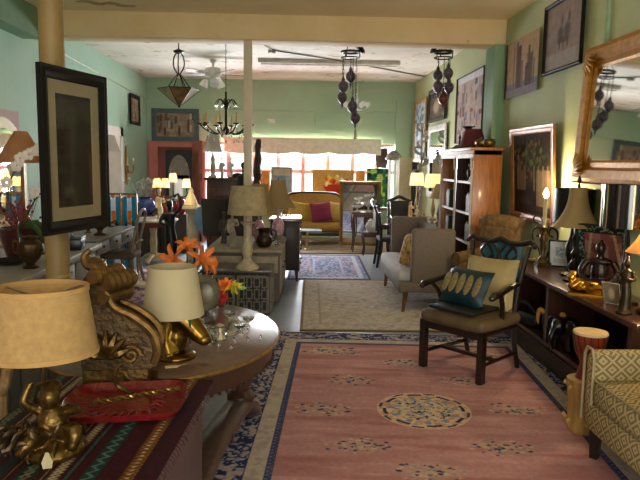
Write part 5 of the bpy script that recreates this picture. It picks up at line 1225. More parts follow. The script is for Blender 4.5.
# leaning gilt mirror
a, b = P(339, 248, 12.3), P(381, 182, 12.3)
t = thing('leaning_mirror', 'gilt framed mirror leaning upright behind the small dark tables', 'mirror', ((a.x+b.x)/2, 12.35, (.02+b.z)/2+.01)); mw, mh = b.x-a.x, b.z-.02
t.rotation_euler = (.06, 0, -.12)
frame_rails(mw-.14, mh-.14, .07, .04).obj('frame', M('#8a6a38', .4, .5, var=.3), t, 25); G().box((0, -.01, 0), (mw-.13, .008, mh-.13)).obj('mirror_glass', mirror_mat(), t, 0); 
# nest of dark side tables with white compotes
def side_table(name, lab, cx_, cy_, w_, d_, h_, rz=0, wd=MAH):
    t = thing(name, lab, 'table', (cx_, cy_, .011), rz); G().rbox((0, 0, h_-.015), (w_, d_, .03), .008, 1).obj('table_top', wd, t, 30); G().box((0, 0, h_-.06), (w_-.06, d_-.06, .06)).obj('apron', wd, t, 0)
    for s in (-1, 1):
        for k in (-1, 1): G().tube([(s*(w_/2-.03), k*(d_/2-.03), 0), (s*(w_/2-.055), k*(d_/2-.05), h_*.3), (s*(w_/2-.03), k*(d_/2-.03), h_*.75), (s*(w_/2-.045), k*(d_/2-.045), h_-.04)], [.012, .014, .024, .026], 8, 4).obj('leg', wd, t)
    return t
a = F(349, 246), F(373, 246)
side_table('side_table', 'tall dark cabriole side table carrying white compote dishes', (a[0].x+a[1].x)/2, 11.75, .56, .36, .74)
side_table('nest_table', 'low dark table tucked under the tall cabriole side table', (a[0].x+a[1].x)/2+.04, 11.25, .34, .26, .42)
side_table('end_table', 'dark square end table next to the black dining chair', (a[1].x)+.06, 11.3, .22, .3, .56)
for k, (dx, s, lab) in enumerate(((-.17, 1., 'low white porcelain compote on the cabriole side table'), (.04, 1.5, 'tall white pedestal compote on the cabriole side table'))):
    t = thing('compote', lab, 'dish', ((a[0].x+a[1].x)/2+dx, 11.72, .752)); G().lathe([(.05, 0), (.055, .01), (.015, .03), (.014, .06*s), (.05, .08*s), (.1, .1*s), (.105, .12*s), (.09, .115*s), (0, .09*s)], 20).obj('bowl', M('#c8c6c0', .3, var=.1), t); G().shell([(.104, .116*s), (.108, .122*s)], .004, 20).obj('rim', M('#b8b4a8', .3), t)
t = thing('green_horse', 'green patinated horse figure on the cabriole side table', 'figurine', ((a[0].x+a[1].x)/2+.2, 11.75, .752), .3)
g = G(); g.ball((0, 0, .14), (.09, .035, .045)); g.tube([(.07, 0, .15), (.1, 0, .22), (.14, 0, .2)], [.03, .024, .014], 8, 4)
for x in (-.06, .06):
    for y in (-.02, .02): g.tube([(x, y, .12), (x, y, 0)], .012, 6)
g.obj('body', M('#3f5a4c', .5, var=.3), t, remesh=.01); G().box((0, 0, .005), (.2, .09, .012)).obj('base', M('#2a3a32', .5), t, 0)
t = thing('white_jar', 'round white jar on the low nest table', 'jar', ((a[0].x+a[1].x)/2+.04, 11.25, .432)); G().lathe([(.05, 0), (.09, .05), (.1, .1), (.08, .16), (.05, .18), (.055, .2)], 20).obj('body', M('#c2bfb4', .35, var=.2), t); G().lathe([(.055, .2), (.03, .225), (.012, .235), (0, .25)], 16).obj('lid', M('#c2bfb4', .35), t)

# ================================================================ right side behind the settee
t = thing('dining_table', 'dark dining table behind the settee loaded with lamps and figures', 'table', (1.95, 10.0, 0))
G().rbox((0, 0, .74), (.84, 1.7, .04), .01, 1).obj('table_top', wood('#5a4434', .2, .5), t, 30); G().box((0, 0, .68), (.74, 1.56, .08)).obj('apron', MAH, t, 0)
for s in (-1, 1):
    for k in (-1, 1): G().tube([(s*.35, k*.76, 0), (s*.35, k*.76, .66)], [.02, .034], 8).obj('leg', MAH, t)
def dchair(lab, x, y, rz):
    t = thing('dining_chair', lab, 'chair', (x, y, 0), rz)
    for s in (-1, 1): G().tube([(s*.2, -.2, 0), (s*.2, -.2, .44)], [.016, .022], 8).obj('leg', BLKW, t); G().tube([(s*.2, .24, 0), (s*.2, .19, .4), (s*.2, .2, .7), (s*.21, .3, .98)], [.018, .022, .02, .018], 8, 4).obj('leg', BLKW, t)
    G().rbox((0, -.01, .45), (.46, .44, .07), .025, 2).obj('seat', M('#3a302a', .7, var=.2), t)
    G().tube([(-.23, .3, .97), (-.1, .31, 1.01), (0, .31, 1.05), (.1, .31, 1.01), (.23, .3, .97)], [.02, .03, .035, .03, .02], 8, 5).obj('crest_rail', BLKW, t); G().prism([(-.15, .6), (.15, .6), (.17, .98), (-.17, .98)], .03, 'XZ', .26).obj('back_panel', M('#171312', .5), t, 0)
dchair('black dining chair with curved crest at the far end of the dining table', 1.86, 11.28, 0)
dchair('black dining chair turned sideways against the dining table', 1.5, 10.1, PI/2)
DTZ = .76
def lit_lamp2(lab, pxx, y, zb, sr, sh, power):
    q = P(pxx, 180, y); t = thing('pleated_lamp', lab, 'lamp', (q.x, y, DTZ))
    G().lathe([(.06, 0), (.065, .02), (.02, .05), (.04, .15), (.02, .3), (.012, .34), (.012, zb+.05)], 14).obj('base', M('#8a7a5c', .4, .3), t)
    G().shell([(sr, zb), (sr*.8, zb+sh)], .004, 32, rfn=lambda a, z: 1+.02*math.cos(a*16)).obj('shade', M('#f6eed8', .8, var=.04, trans=.6), t); G().ball((0, 0, zb+sh*.45), .03, 8, 6).obj('bulb', M('#ffe9c0', .3, var=0, emit=14., ecol='#ffd9a0'), t)
    point('pleated_lamp_light', (q.x, y, DTZ+zb+sh*.45), power, (1, .88, .66), .05)
lit_lamp2('lit lamp with small pleated cream shade by the dark doorway', 417, 11.0, .52, .13, .22, 7)
lit_lamp2('lit lamp with wider pleated cream shade next to the bookcase', 434, 10.2, .52, .16, .22, 9)
q = P(440, 190, 9.5); t = thing('beige_lamp', 'unlit lamp with conical beige shade close to the bookcase', 'lamp', (q.x, 9.5, DTZ)); G().lathe([(.06, 0), (.065, .02), (.02, .05), (.045, .14), (.02, .26), (.012, .3), (.012, .42)], 14).obj('base', M('#6a5a44', .4, .3), t); bell(G(), .16, .06, .38, .60, 24, ex=1.0).obj('shade', M('#b39c70', .8, trans=.2), t)
for k, (pxx, yy, c, lab, s) in enumerate(((411, 10.6, '#c9a06a', 'gilded standing figurine between the pleated lamps', .42), (417, 10.1, '#d8c8a8', 'cream standing figurine on the dining table', .36), (424, 9.7, '#b8863e', 'small amber figurine on the near dining table edge', .30))):
    q = P(pxx, 210, yy); rem('table_figurine', lab, 'figurine', (q.x, yy, DTZ), .3*k, lambda g, s=s: torso(g, s), M(c, .45, .2, var=.3), .009)
t = thing('scroll_torchere', 'silvery carved scroll torchere standing before the white mirror', 'torchere', (P(421, 160, 11.6).x, 11.6, 1.1))
g = G()
for k in range(12): z = 1.25*k/12; x = .08*math.sin(k*1.5); g.tube([(0, 0, z), (x*1.4, 0, z+.05), (x*1.6, 0, z+.12), (x*.6, 0, z+.13)], [.02, .03, .024, .006], 6, 4)
g.tube([(0, 0, -1.08), (0, 0, 1.3)], .022, 8); g.obj('carved_scroll', M('#8f8a82', .4, .5, var=.4, scale=20), t); G().lathe([(.14, -1.1), (.14, -1.07), (.03, -1.04)], 12).obj('base', M('#8f8a82', .4, .5), t)
# tall cream panel, white shutter stand, black cloth
a, b = P(397.5, 222, 12.6), P(412, 158, 12.6)
t = thing('cream_board', 'tall plain cream board standing upright near the back wall', 'board', ((a.x+b.x)/2, 12.6, 0)); G().rbox((0, 0, b.z/2), (b.x-a.x, .05, b.z), .006, 1).obj('panel', M('#c2b08c', .6, var=.12), t, 30); G().box((0, .04, .02), (b.x-a.x, .14, .04)).obj('foot', M('#a8967a', .6), t, 0)
a, b = P(389, 222, 13.0), P(397, 160, 13.0)
t = thing('white_birdcage_stand', 'narrow white openwork stand with domed top beside the cream board', 'stand', ((a.x+b.x)/2, 13.0, 0)); zt = b.z
g = G()
for k in range(8): an = 2*PI*k/8; g.tube([(.1*math.cos(an), .1*math.sin(an), .05), (.1*math.cos(an), .1*math.sin(an), zt)], .012, 5)
for z in (.05, zt*.5, zt): g.shell([(.11, z-.015), (.11, z+.015)], .02, 20)
g.obj('cage', M('#d0d0cc', .5, var=.1), t); G().lathe([(.17, zt), (.18, zt+.03), (.13, zt+.12), (.06, zt+.18), (0, zt+.2)], 20).obj('dome', M('#8a8478', .6, var=.5, scale=30), t)
a, b = P(412, 200, 12.8), P(427, 162, 12.8)
t = thing('black_screen', 'tall black folding screen standing behind the lit pleated lamp', 'screen', ((a.x+b.x)/2-.13, 12.9, 0)); G().box((-.11, 0, b.z/2), (.22, .03, b.z), .2).obj('screen_leaf', M('#14141a', .6), t, 0); G().box((.11, .0, b.z/2), (.22, .03, b.z), -.2).obj('screen_leaf', M('#14141a', .6), t, 0)

# ================================================================ far left: desk, screen, statue, pedestal
t = thing('grey_desk', 'pale grey painted writing desk with small knobbed drawers along the left wall', 'desk', (-2.48, 7.6, 0), PI/2)
GD = M('#7a736a', .55, var=.15); 
G().rbox((0, 0, .77), (1.6, .62, .03), .008, 1).obj('desk_top', GD, t, 30); G().box((0, 0, .68), (1.52, .56, .15)).obj('apron', GD, t, 0)
for k in range(3):
    d = G().rbox((-.5+.5*k, -.283, .685), (.44, .014, .11), .004, 1).obj('drawer', GD, t, 30); G().ball((-.5+.5*k, -.3, .685), .016, 8, 6).obj('knob', BLKW, d)
for s in (-1, 1):
    for k in (-1, 1): G().tube([(s*.74, k*.25, 0), (s*.74, k*.25, .62)], [.018, .03], 4).obj('leg', GD, t, 0)
t = thing('bronze_footed_bowl', 'bronze footed bowl on the grey desk', 'bowl', (-2.3, 7.35, .785)); G().lathe([(.07, 0), (.075, .015), (.03, .04), (.03, .06), (.1, .11), (.14, .16), (.12, .15), (0, .1)], 24).obj('bowl', M('#5a4a38', .3, .7, var=.3), t)
for s in (-1, 1): G().tube([(s*.12, 0, .14), (s*.18, 0, .17), (s*.17, 0, .11), (s*.1, 0, .1)], .009, 6, 5).obj('handle', M('#5a4a38', .3, .7), t)
t = thing('gilt_candlestick', 'small gilt candlestick behind the bronze bowl on the desk', 'candlestick', (-2.5, 7.55, .785)); G().lathe([(.05, 0), (.02, .03), (.03, .09), (.015, .14), (.025, .2), (.03, .22), (.01, .23)], 14).obj('stem', DKGOLD, t); G().lathe([(.012, .22), (.012, .28), (0, .29)], 8).obj('candle', M('#d8ceb0', .6), t)
t = thing('desk_chair', 'cream carved desk chair with brown seat pulled to the grey desk', 'chair', (-2.27, 8.12, .011), -PI/2)
CC = M('#8d8172', .5, var=.3)
for s in (-1, 1):
    G().tube([(s*.19, -.18, 0), (s*.18, -.17, .2), (s*.2, -.19, .42)], [.014, .016, .024], 8, 4).obj('leg', CC, t); G().tube([(s*.18, .25, 0), (s*.18, .18, .3), (s*.18, .19, .6), (s*.2, .27, .94)], [.016, .02, .02, .016], 8, 4).obj('leg', CC, t)
G().rbox((0, -.01, .44), (.44, .42, .08), .03, 3).obj('seat', M('#6a5848', .8, var=.3), t); G().tube([(-.2, .27, .94), (-.1, .28, 1.0), (0, .285, 1.02), (.1, .28, 1.0), (.2, .27, .94)], .02, 8, 5).obj('crest_rail', CC, t)
G().tube([(-.17, .22, .6), (0, .24, .62), (.17, .22, .6)], .016, 8, 4).obj('back_rail', CC, t)
# stained glass screen
t = thing('stained_glass_screen', 'two leaf stained glass screen in teal white and orange behind the desk', 'screen', (P(122, 230, 8.95).x, 8.95, 0))
TEALG = M('#2a9ab8', .25, var=.15, trans=.5); WHG = M('#d0d8e2', .25, var=.1, trans=.5); ORG = M('#d88a2a', .3, var=.2, trans=.5); WDF = wood('#8a6a44', .5, .1)
zt = P(122, 193, 8.95).z
for s in (-1, 1):
    cx_ = s*.112; g = G()
    for e in (-1, 1): g.box((cx_+e*.098, 0, zt/2), (.022, .03, zt)); g.box((cx_, 0, (zt-.015) if e > 0 else .03), (.2, .03, .03))
    fr = g.obj('leaf_frame', WDF, t, 0)
    for (x, z, w_, h_, m_) in ((-.06, zt-.28, .055, .46, TEALG), (.06, zt-.28, .055, .46, TEALG), (0, zt-.14, .05, .2, WHG), (0, zt-.32, .055, .14, ORG), (-.03, zt-.60, .06, .38, WHG), (.035, zt-.60, .055, .38, WHG), (-.05, .28, .07, .4, TEALG), (.04, .28, .07, .4, WHG)):
        G().box((cx_+x, -.002, z), (w_, .008, h_)).obj('glass_piece', m_, fr, 0)
    for z in (zt-.045, zt-.42): G().ball((cx_, -.006, z), (.03, .006, .026), 12, 6).obj('glass_piece', ORG, fr)
# candelabra statue
q = F(168, 256); SQ = (P(170, 230, 9.75).x, 9.75, 0)
t = thing('candelabra_statue', 'black statue of a draped figure holding up a lit candelabra', 'statue lamp', SQ, .1)
g = G(); g.lathe([(.14, 0), (.15, .03), (.12, .06)], 20); g.tube([(0, 0, .05), (.02, 0, .35), (0, 0, .62), (0, 0, .85)], [.09, .1, .075, .085], 14, 5); g.ball((-.005, -.01, 1.0), (.055, .06, .075)); g.tube([(0, 0, .85), (0, 0, .95)], .035, 8)
g.tube([(.08, 0, .84), (.16, -.02, .92), (.17, -.02, 1.06), (.12, -.02, 1.16)], [.036, .03, .026, .022], 8, 4); g.tube([(-.08, 0, .84), (-.14, -.04, .72), (-.06, -.1, .68)], [.036, .03, .022], 8, 4)
g.obj('figure', M('#15120f', .35, .3, var=.2), t, remesh=.014)
for k, (dx, dz) in enumerate(((-.24, .12), (-.12, .12), (.0, .26), (.2, .12))):
    a = G().tube([(.11, -.02, 1.14), (.11+(dx-.05)*.5, -.02, 1.1+.0*dz), (dx+.06, -.02, 1.13), (dx+.06, -.02, 1.17+dz*.6)], .010, 6, 5).obj('arm', M('#2a2018', .4, .5), t)
    z0 = 1.17+dz*.6
    G().shell([(.07, z0), (.045, z0+.14)], .003, 20).obj('shade', M('#f4e8d0', .8, var=.03, trans=.6), a); G().ball((dx+.06, -.02, z0+.05), .02, 8, 6).obj('bulb', M('#fff0d0', .3, var=0, emit=18., ecol='#ffe0b0'), a)
    t.children[-1].name
    for c in a.children:
        if c.name.startswith('shade'): c.location = (dx+.06, -.02, 0)
    point('candelabra_light', (SQ[0]+dx+.06, SQ[1]-.02, z0+.06), 4, (1, .86, .62), .03)
# marble top table with ivory statuette
q = F(162, 258); t = thing('marble_table', 'round marble topped table on a cream turned pedestal', 'table', (q.x-.03, 10.25, 0))
G().lathe([(0, .68), (.38, .68), (.4, .69), (.4, .71), (.38, .72), (0, .72)], 36).obj('table_top', M('#b8aca0', .3, var=.15), t); G().lathe([(.34, .60), (.36, .68)], 32).obj('apron', M('#7a3a30', .5), t)
G().lathe([(.14, .05), (.07, .1), (.05, .2), (.06, .34), (.045, .46), (.07, .58), (.1, .62)], 18).obj('pedestal', M('#bfa67a', .5, var=.2), t)
for k in range(3): an = 2*PI*k/3+.4; G().tube([(0, 0, .12), (.16*math.cos(an), .16*math.sin(an), .1), (.3*math.cos(an), .3*math.sin(an), .02)], [.04, .034, .026], 8, 4).obj('foot', M('#bfa67a', .5, var=.2), t)
q = P(160, 218, 10.2); rem('ivory_statuette', 'ivory coloured robed statuette on the marble topped table', 'statue', (q.x, 10.2, .72), .3, lambda g: torso(g, .76), M('#c2ae86', .45, var=.2), .012)
t = thing('blue_vase', 'blue and white porcelain jar filled with pale flowers', 'vase', (P(144, 220, 10.9).x, 11.0, .0)); G().box((0, 0, .36), (.4, .4, .72)).obj('stand', wood('#4a3a34'), t, 0)
G().lathe([(.1, .72), (.13, .74), (.18, .82), (.19, .9), (.14, .98), (.1, 1.0), (.12, 1.03), (.1, 1.03), (0, 1.0)], 24).obj('jar', M('#2a3a7a', .25, var=.5, scale=12, coat=.5), t)
g = G(); rs = random.Random(2)
for k in range(40): d = Vector((rs.gauss(0, .09), rs.gauss(0, .06), .1+rs.random()*.22)); g.tube([(0, 0, 1.0), (d.x*.7, d.y*.7, 1.0+d.z*.6), (d.x, d.y, 1.0+d.z)], .004, 4); g.ball((d.x, d.y, 1.02+d.z), rs.uniform(.018, .034), 7, 5)
o = g.obj('flowers', M('#a8a49a', .8, var=.6, scale=9), t); o['kind'] = 'stuff'
q = F(193, 268); t = thing('stone_pedestal', 'cream fluted column pedestal with square capital by the recess', 'pedestal', (P(193, 230, 10.0).x, 10.0, 0))
ph = P(193, 206, 10.0).z; G().box((0, 0, .04), (.26, .26, .08)).lathe([(.1, .08), (.11, .11), (.085, .14), (.08, ph-.12), (.1, ph-.08), (.12, ph-.04)], 24, rfn=lambda a, z: 1+.04*math.cos(a*12)).obj('shaft', M('#b0a488', .7, var=.2), t); G().box((0, 0, ph-.02), (.3, .3, .04)).obj('capital', M('#c0b498', .7), t, 0)
t = thing('ceramic_bell', 'cream bell shaped ceramic figure on top of the stone pedestal', 'figurine', (P(191, 204, 10.0).x, 10.0, ph)); G().lathe([(.1, 0), (.11, .02), (.09, .08), (.06, .16), (.035, .2), (.04, .24), (.02, .28), (0, .29)], 20).obj('body', M('#d0bc8c', .5, var=.15), t); G().box((0, 0, .012), (.22, .16, .022)).obj('base', M('#b89a5c', .5), t, 0)
for k, (pxx, c, lab) in enumerate(((166, '#a8481c', 'amber glass vase glowing next to the black statue'), (181, '#a01c1c', 'round red glass vase next to the stone pedestal'))):
    q = P(pxx, 215, 11.4); t = thing('glass_vase', lab, 'vase', (q.x, 11.4, 0)); G().box((0, 0, .35), (.24, .24, .7)).obj('stand', wood('#40302a'), t, 0); G().lathe([(.06, .7), (.11, .76), (.125, .84), (.1, .92), (.05, .97), (.06, 1.02), (.045, 1.02), (0, .95)], 20).obj('vase_body', M(c, .15, var=.2, coat=.5), t)
q = P(209, 222, 9.3); t = thing('blue_tray_chair', 'dark chair with a pale blue oval back beside the tall chest', 'chair', (q.x, 9.4, 0), .5)
for s in (-1, 1):
    for k in (-1, 1): G().tube([(s*.18, k*.18, 0), (s*.18, k*.18, .44)], .018, 6).obj('leg', BLKW, t)
G().rbox((0, 0, .46), (.42, .42, .06), .02, 2).obj('seat', M('#2a2624', .7), t); G().shell([(.19, -.02), (.2, 0), (.19, .02)], .03, 28).obj('back_ring', BLKW, t)
o = t.children[-1]; o.location = (0, .2, .78); o.rotation_euler = (PI/2-.15, 0, 0); o.scale = (1, 1.3, 1)
o2 = G().lathe([(.17, -.008), (.17, .008), (0, .01)], 28).obj('back_pad', M('#7aa0c0', .5), t); o2.location = (0, .2, .78); o2.rotation_euler = (PI/2-.15, 0, 0); o2.scale = (1, 1.3, 1)
for s in (-1, 1): G().tube([(s*.08, .19, .45), (s*.08, .2, .56)], .014, 6).obj('back_post', BLKW, t)
# arch-topped mirror in the pink recess
a, b = P(166, 200, RY-.1), P(192, 150, RY-.1); cxm = (a.x+b.x)/2; wm = (b.x-a.x)/2; hm = b.z
t = thing('overmantel_mirror', 'dark framed overmantel with arched cream top in the pink recess', 'mirror', (cxm, RY-.06, .45))
hh = hm-.45
G().box((0, 0, hh/2), (2*wm, .05, hh)).obj('frame', M('#3a3634', .5, var=.3), t, 0)
G().prism([(-wm*.78, hh*.55)]+[(wm*.78*math.cos(PI-PI*k/16), hh*.6+hh*.32*math.sin(PI*k/16)) for k in range(17)]+[(wm*.78, hh*.55)], .03, 'XZ', -.03).obj('arch_panel', M('#b0a896', .6, var=.3), t, 30)
G().box((0, -.035, hh*.36), (wm*1.5, .02, hh*.5)).obj('mirror_glass', mirror_mat(), t, 0)
t = thing('recess_cabinet', 'low dark red cabinet standing inside the pink recess', 'cabinet', (cxm+.02, RY-.36, 0)); G().rbox((0, 0, .38), (.86, .4, .74), .01, 1).obj('body', wood('#5a2c26', .4), t, 30); G().rbox((0, 0, .765), (.9, .44, .03), .008, 1).obj('top_board', wood('#6a342c', .3), t, 30)
for s in (-1, 1): d = G().rbox((s*.21, -.205, .38), (.38, .014, .6), .005, 1).obj('door', wood('#5a2c26', .4), t, 30); G().ball((s*.05, -.225, .4), .016, 8, 6).obj('knob', BRS, d)
# pictures and sconce on the far left wall; picture above the recess
def photo_fn(U, V):
    p = Paint(U, V, '#7a6a58'); n = vnoise(U, V, 10, 7, 3); p.put(n, '#b8a890', .7); rs = np.random.RandomState(5)
    for k in range(26): x, y = rs.rand(), rs.rand()*.8; p.put(rect(U, V, x, x+.06, y, y+.3), rs.choice(['#6a3a30', '#4a4a44', '#c8c0b0', '#8a7a68', '#5a5048']), .7)
    return p.out()
a, b = P(152, 141, YB-.03), P(199, 109, YB-.03); picture('grey_framed_picture', 'street scene picture in wide blue grey frame above the pink recess', 'picture', ((a.x+b.x)/2, YB-.03, (a.z+b.z)/2), 0, b.x-a.x, b.z-a.z, .10, M('#4c5a60', .5, var=.15), photo_fn, res=50, matw=.0)
a, b = P(129, 110, 12.2), P(141, 110, 13.2)
picture('small_dark_picture', 'small dark framed picture high on the far left wall', 'picture', (XL+.03, 12.75, P(135, 110, 12.75).z), PI/2, .72, .58, .07, BLACKF, photo_fn, res=30)
picture('white_framed_print', 'small pale framed print on the left wall behind the column', 'picture', (XL+.03, 8.85, P(68, 60, 8.85).z), PI/2, .3, .34, .04, M('#8a7a60', .5), photo_fn, res=20)
t = thing('gilt_sconce', 'gilt two arm wall sconce beside the white cased opening', 'sconce', (XL+.02, 12.1, P(127, 170, 12.1).z), PI/2)
G().prism([(-.03, -.28), (.03, -.28), (.05, 0), (.03, .38), (0, .46), (-.03, .38), (-.05, 0)], .02).obj('back_plate', GOLD, t, 30)
for s in (-1, 1): a_ = G().tube([(0, -.02, 0), (s*.1, -.06, -.06), (s*.2, -.08, .0), (s*.2, -.08, .08)], .012, 6, 5).obj('arm', GOLD, t); G().lathe([(.02, .08), (.05, .1), (.012, .11), (.012, .22), (0, .23)], 10, (s*.2, -.08, 0)).obj('candle', M('#c8b890', .6), a_)
picture('notice_board', 'cork notice board with pinned photographs in the side room', 'board', (P(115, 180, 12.66).x, 12.66, P(115, 180, 12.66).z), 0, .34, .52, .02, M('#8a6a40', .5), lambda U, V: Paint(U, V, '#b08a50').put(rect(U, V, .2, .5, .5, .8), '#3a3a3a').put(rect(U, V, .55, .8, .45, .75), '#6a3a3a').put(rect(U, V, .2, .45, .12, .4), '#4a5a6a').put(rect(U, V, .5, .8, .1, .38), '#c8c0b0').out(), res=30)
# arched cream mirror on the mauve left wall
q = P(8, 160, 7.0); t = thing('arched_mirror', 'arched mirror with cream plaster frame leaning on the mauve wall', 'mirror', (XL+.06, 7.0, 0), PI/2)
def arch(w_, zb, zt_, n=20): return [(-w_, zb)]+[(w_*math.cos(PI-PI*k/n), zt_-w_+w_*math.sin(PI*k/n)) for k in range(n+1)]+[(w_, zb)]
G().prism(arch(.55, .9, 2.1), .05).obj('frame', M('#d8c68c', .5, var=.1), t, 30); G().prism(arch(.43, 1.0, 1.98), .02, 'XZ', -.03).obj('mirror_glass', mirror_mat(), t, 0)
o = side_table('cream_console', 'cream console table under the arched mirror by the left wall', XL+.26, 6.9-.0, .42, 1.2, .88, 0, M('#c2b488', .5, var=.1)); o.location.z = 0

# ================================================================ things hanging from the ceiling
IRON = M('#1a1512', .4, .6, var=.2)
def chain(g, x, y, z0, z1, step=.03):
    n = max(2, int((z1-z0)/step))
    for k in range(n):
        z = z0+(k+.5)*(z1-z0)/n; h = (z1-z0)/n*.62; e = k % 2
        g.tube([(x+(.008*math.cos(a) if e else 0), y+(0 if e else .008*math.cos(a)), z+h*math.sin(a)) for a in [2*PI*i/8 for i in range(9)]], .0028, 4, cap=False)
# stained glass pendant
c = P(179, 80, 8.9); zt_, zr, zb = P(179, 54, 8.9).z, P(179, 89, 8.9).z, P(179, 106.5, 8.9).z
t = thing('glass_pendant', 'inverted pyramid pendant lamp with bronze ribs and amber marbled glass', 'pendant lamp', (c.x, 8.9, 0))
G().lathe([(.02, zt_), (.07, zt_+.02), (.075, zt_+.04), (.03, zt_+.06)], 16).tube([(0, 0, zt_+.05), (0, 0, ZC)], .008, 6).obj('canopy', IRON, t)
R6 = .285
AMB = [M('#a08a5a', .25, var=.5, scale=7, trans=.3), M('#8a6c3c', .25, var=.6, scale=7, trans=.3), M('#c2b894', .25, var=.4, scale=7, trans=.3)]
for k in range(6):
    a0, a1 = 2*PI*k/6+.25, 2*PI*(k+1)/6+.25; p0 = (R6*math.cos(a0), R6*math.sin(a0), zr); p1 = (R6*math.cos(a1), R6*math.sin(a1), zr); pb0 = (.03*math.cos(a0), .03*math.sin(a0), zb+.02); pb1 = (.03*math.cos(a1), .03*math.sin(a1), zb+.02)
    q4 = [Vector(v) for v in (p0, p1, pb1, pb0)]; nn = (q4[1]-q4[0]).cross(q4[3]-q4[0]).normalized()*.004
    G().add([v+nn for v in q4]+[v-nn for v in q4], [(0, 1, 2, 3), (7, 6, 5, 4), (0, 4, 5, 1), (1, 5, 6, 2), (2, 6, 7, 3), (3, 7, 4, 0)]).obj('glass_panel', AMB[k % 3], t, 0)
    G().tube([pb0, p0], .008, 6).tube([p0, p1], .007, 6).obj('rib', IRON, t)
    G().tube([(.1*math.cos(a0)*1.6, .1*math.sin(a0)*1.6, zr), (.05*math.cos(a0), .05*math.sin(a0), zr+.16), (.0, 0, zr+.2)], .007, 6, 4).obj('brace', IRON, t)
for s in (-1, 1): G().tube([(s*.01, 0, zr+.19), (s*.07, 0, zr+.30), (s*.065, 0, zr+.42), (s*.03, 0, zt_+.01)], .009, 6, 5).obj('stem', IRON, t)
G().tube([(0, -.01, zr+.19), (0, -.05, zr+.32), (0, -.01, zt_+.01)], .008, 6, 5).obj('stem', IRON, t); G().ball((0, 0, zb+.005), .022, 10, 6).obj('finial', IRON, t)
# black crystal chandelier
c = P(226, 115, 9.6); z0 = P(226, 130, 9.6).z
t = thing('iron_chandelier', 'dark iron candle chandelier hung with clear crystal drops', 'chandelier', (c.x, 9.6, 0))
g = G(); chain(g, 0, 0, z0+.55, ZC, .06); g.obj('chain', IRON, t)
G().lathe([(0, z0-.08), (.03, z0-.05), (.05, z0), (.02, z0+.06), (.018, z0+.3), (.04, z0+.36), (.05, z0+.4), (.015, z0+.44), (.015, z0+.56)], 14).obj('hub', IRON, t)
for k in range(10):
    a = 2*PI*k/10+.2; ca, sa = math.cos(a), math.sin(a)
    ar = G().tube([(.03*ca, .03*sa, z0), (.16*ca, .16*sa, z0-.06), (.3*ca, .3*sa, z0+.0), (.38*ca, .38*sa, z0+.07)], .010, 6, 5).lathe([(.01, z0+.06), (.045, z0+.075), (.05, z0+.09), (.012, z0+.085)], 10, (.38*ca, .38*sa, 0)).obj('arm', IRON, t)
    G().lathe([(.013, z0+.085), (.013, z0+.19), (.006, z0+.2), (.012, z0+.22), (0, z0+.26)], 8, (.38*ca, .38*sa, 0)).obj('candle', M('#b89a60', .6), ar)
    up_ = G().tube([(.02*ca, .02*sa, z0+.38), (.1*ca, .1*sa, z0+.45), (.16*ca, .16*sa, z0+.38)], .006, 6, 4).obj('upper_arm', IRON, t)
    G().lathe([(0, -.07), (.012, -.03), (.004, .0), (0, .01)], 6, (.16*ca, .16*sa, z0+.35)).obj('crystal_drop', GLS, up_); G().lathe([(0, -.07), (.012, -.03), (.004, .0), (0, .01)], 6, (.38*ca, .38*sa, z0+.05)).obj('crystal_drop', GLS, ar)
for k in range(30):
    a = 2*PI*k/30; r = .2 if k % 2 else .27; zz = z0-.02-.07*(k % 3); G().lathe([(0, -.035), (.014, -.012), (.006, .008), (0, .014)], 6, (r*math.cos(a), r*math.sin(a), zz)).tube([(r*math.cos(a), r*math.sin(a), zz), (r*math.cos(a), r*math.sin(a), z0+.0)], .0015, 4).obj('crystal_drop', GLS, t)
# ceiling fan with lamps
q = P(213, 62, 11.3); t = thing('ceiling_fan', 'white ceiling fan with glass bell lamps', 'ceiling fan', (q.x, 11.3, 0), .3)
FW_ = M('#c9c6be', .4, var=.05)
G().lathe([(.05, ZC), (.05, ZC-.05), (.02, ZC-.06), (.02, ZC-.12), (.13, ZC-.14), (.15, ZC-.2), (.14, ZC-.27), (.06, ZC-.31), (.06, ZC-.36), (0, ZC-.37)], 24).obj('motor', FW_, t)
for k in range(5): an = 2*PI*k/5; g = G(); g.m = Matrix.Rotation(an, 4, 'Z'); g.box((.4, 0, ZC-.24), (.5, .12, .008), Matrix.Rotation(.18, 3, 'X')); g.obj('blade', M('#8d8478', .5, var=.1), t, 0)
for k in range(3): an = 2*PI*k/3+.5; c_, s_ = math.cos(an), math.sin(an); G().lathe([(.03, 0), (.05, -.03), (.07, -.1), (.08, -.13), (.072, -.13), (.04, -.04)], 16, (.13*c_, .13*s_, ZC-.33), axis=(-.5*c_, -.5*s_, 1)).obj('glass_shade', M('#dcdad2', .3, var=.05), t)
# unlit batten
a, b = P(258, 66, 11.1), P(400, 64, 11.1)
t = thing('fluorescent_batten', 'long unlit white fluorescent batten on the far ceiling', 'ceiling light', ((a.x+b.x)/2, 11.1, ZC-.03)); G().box((0, 0, 0), (b.x-a.x, .08, .06)).obj('housing', M('#c8c2b2', .5), t, 0); G().tube([(-(b.x-a.x)/2+.05, 0, -.05), ((b.x-a.x)/2-.05, 0, -.05)], .014, 8).obj('tube', M('#d8d4c8', .3), t)
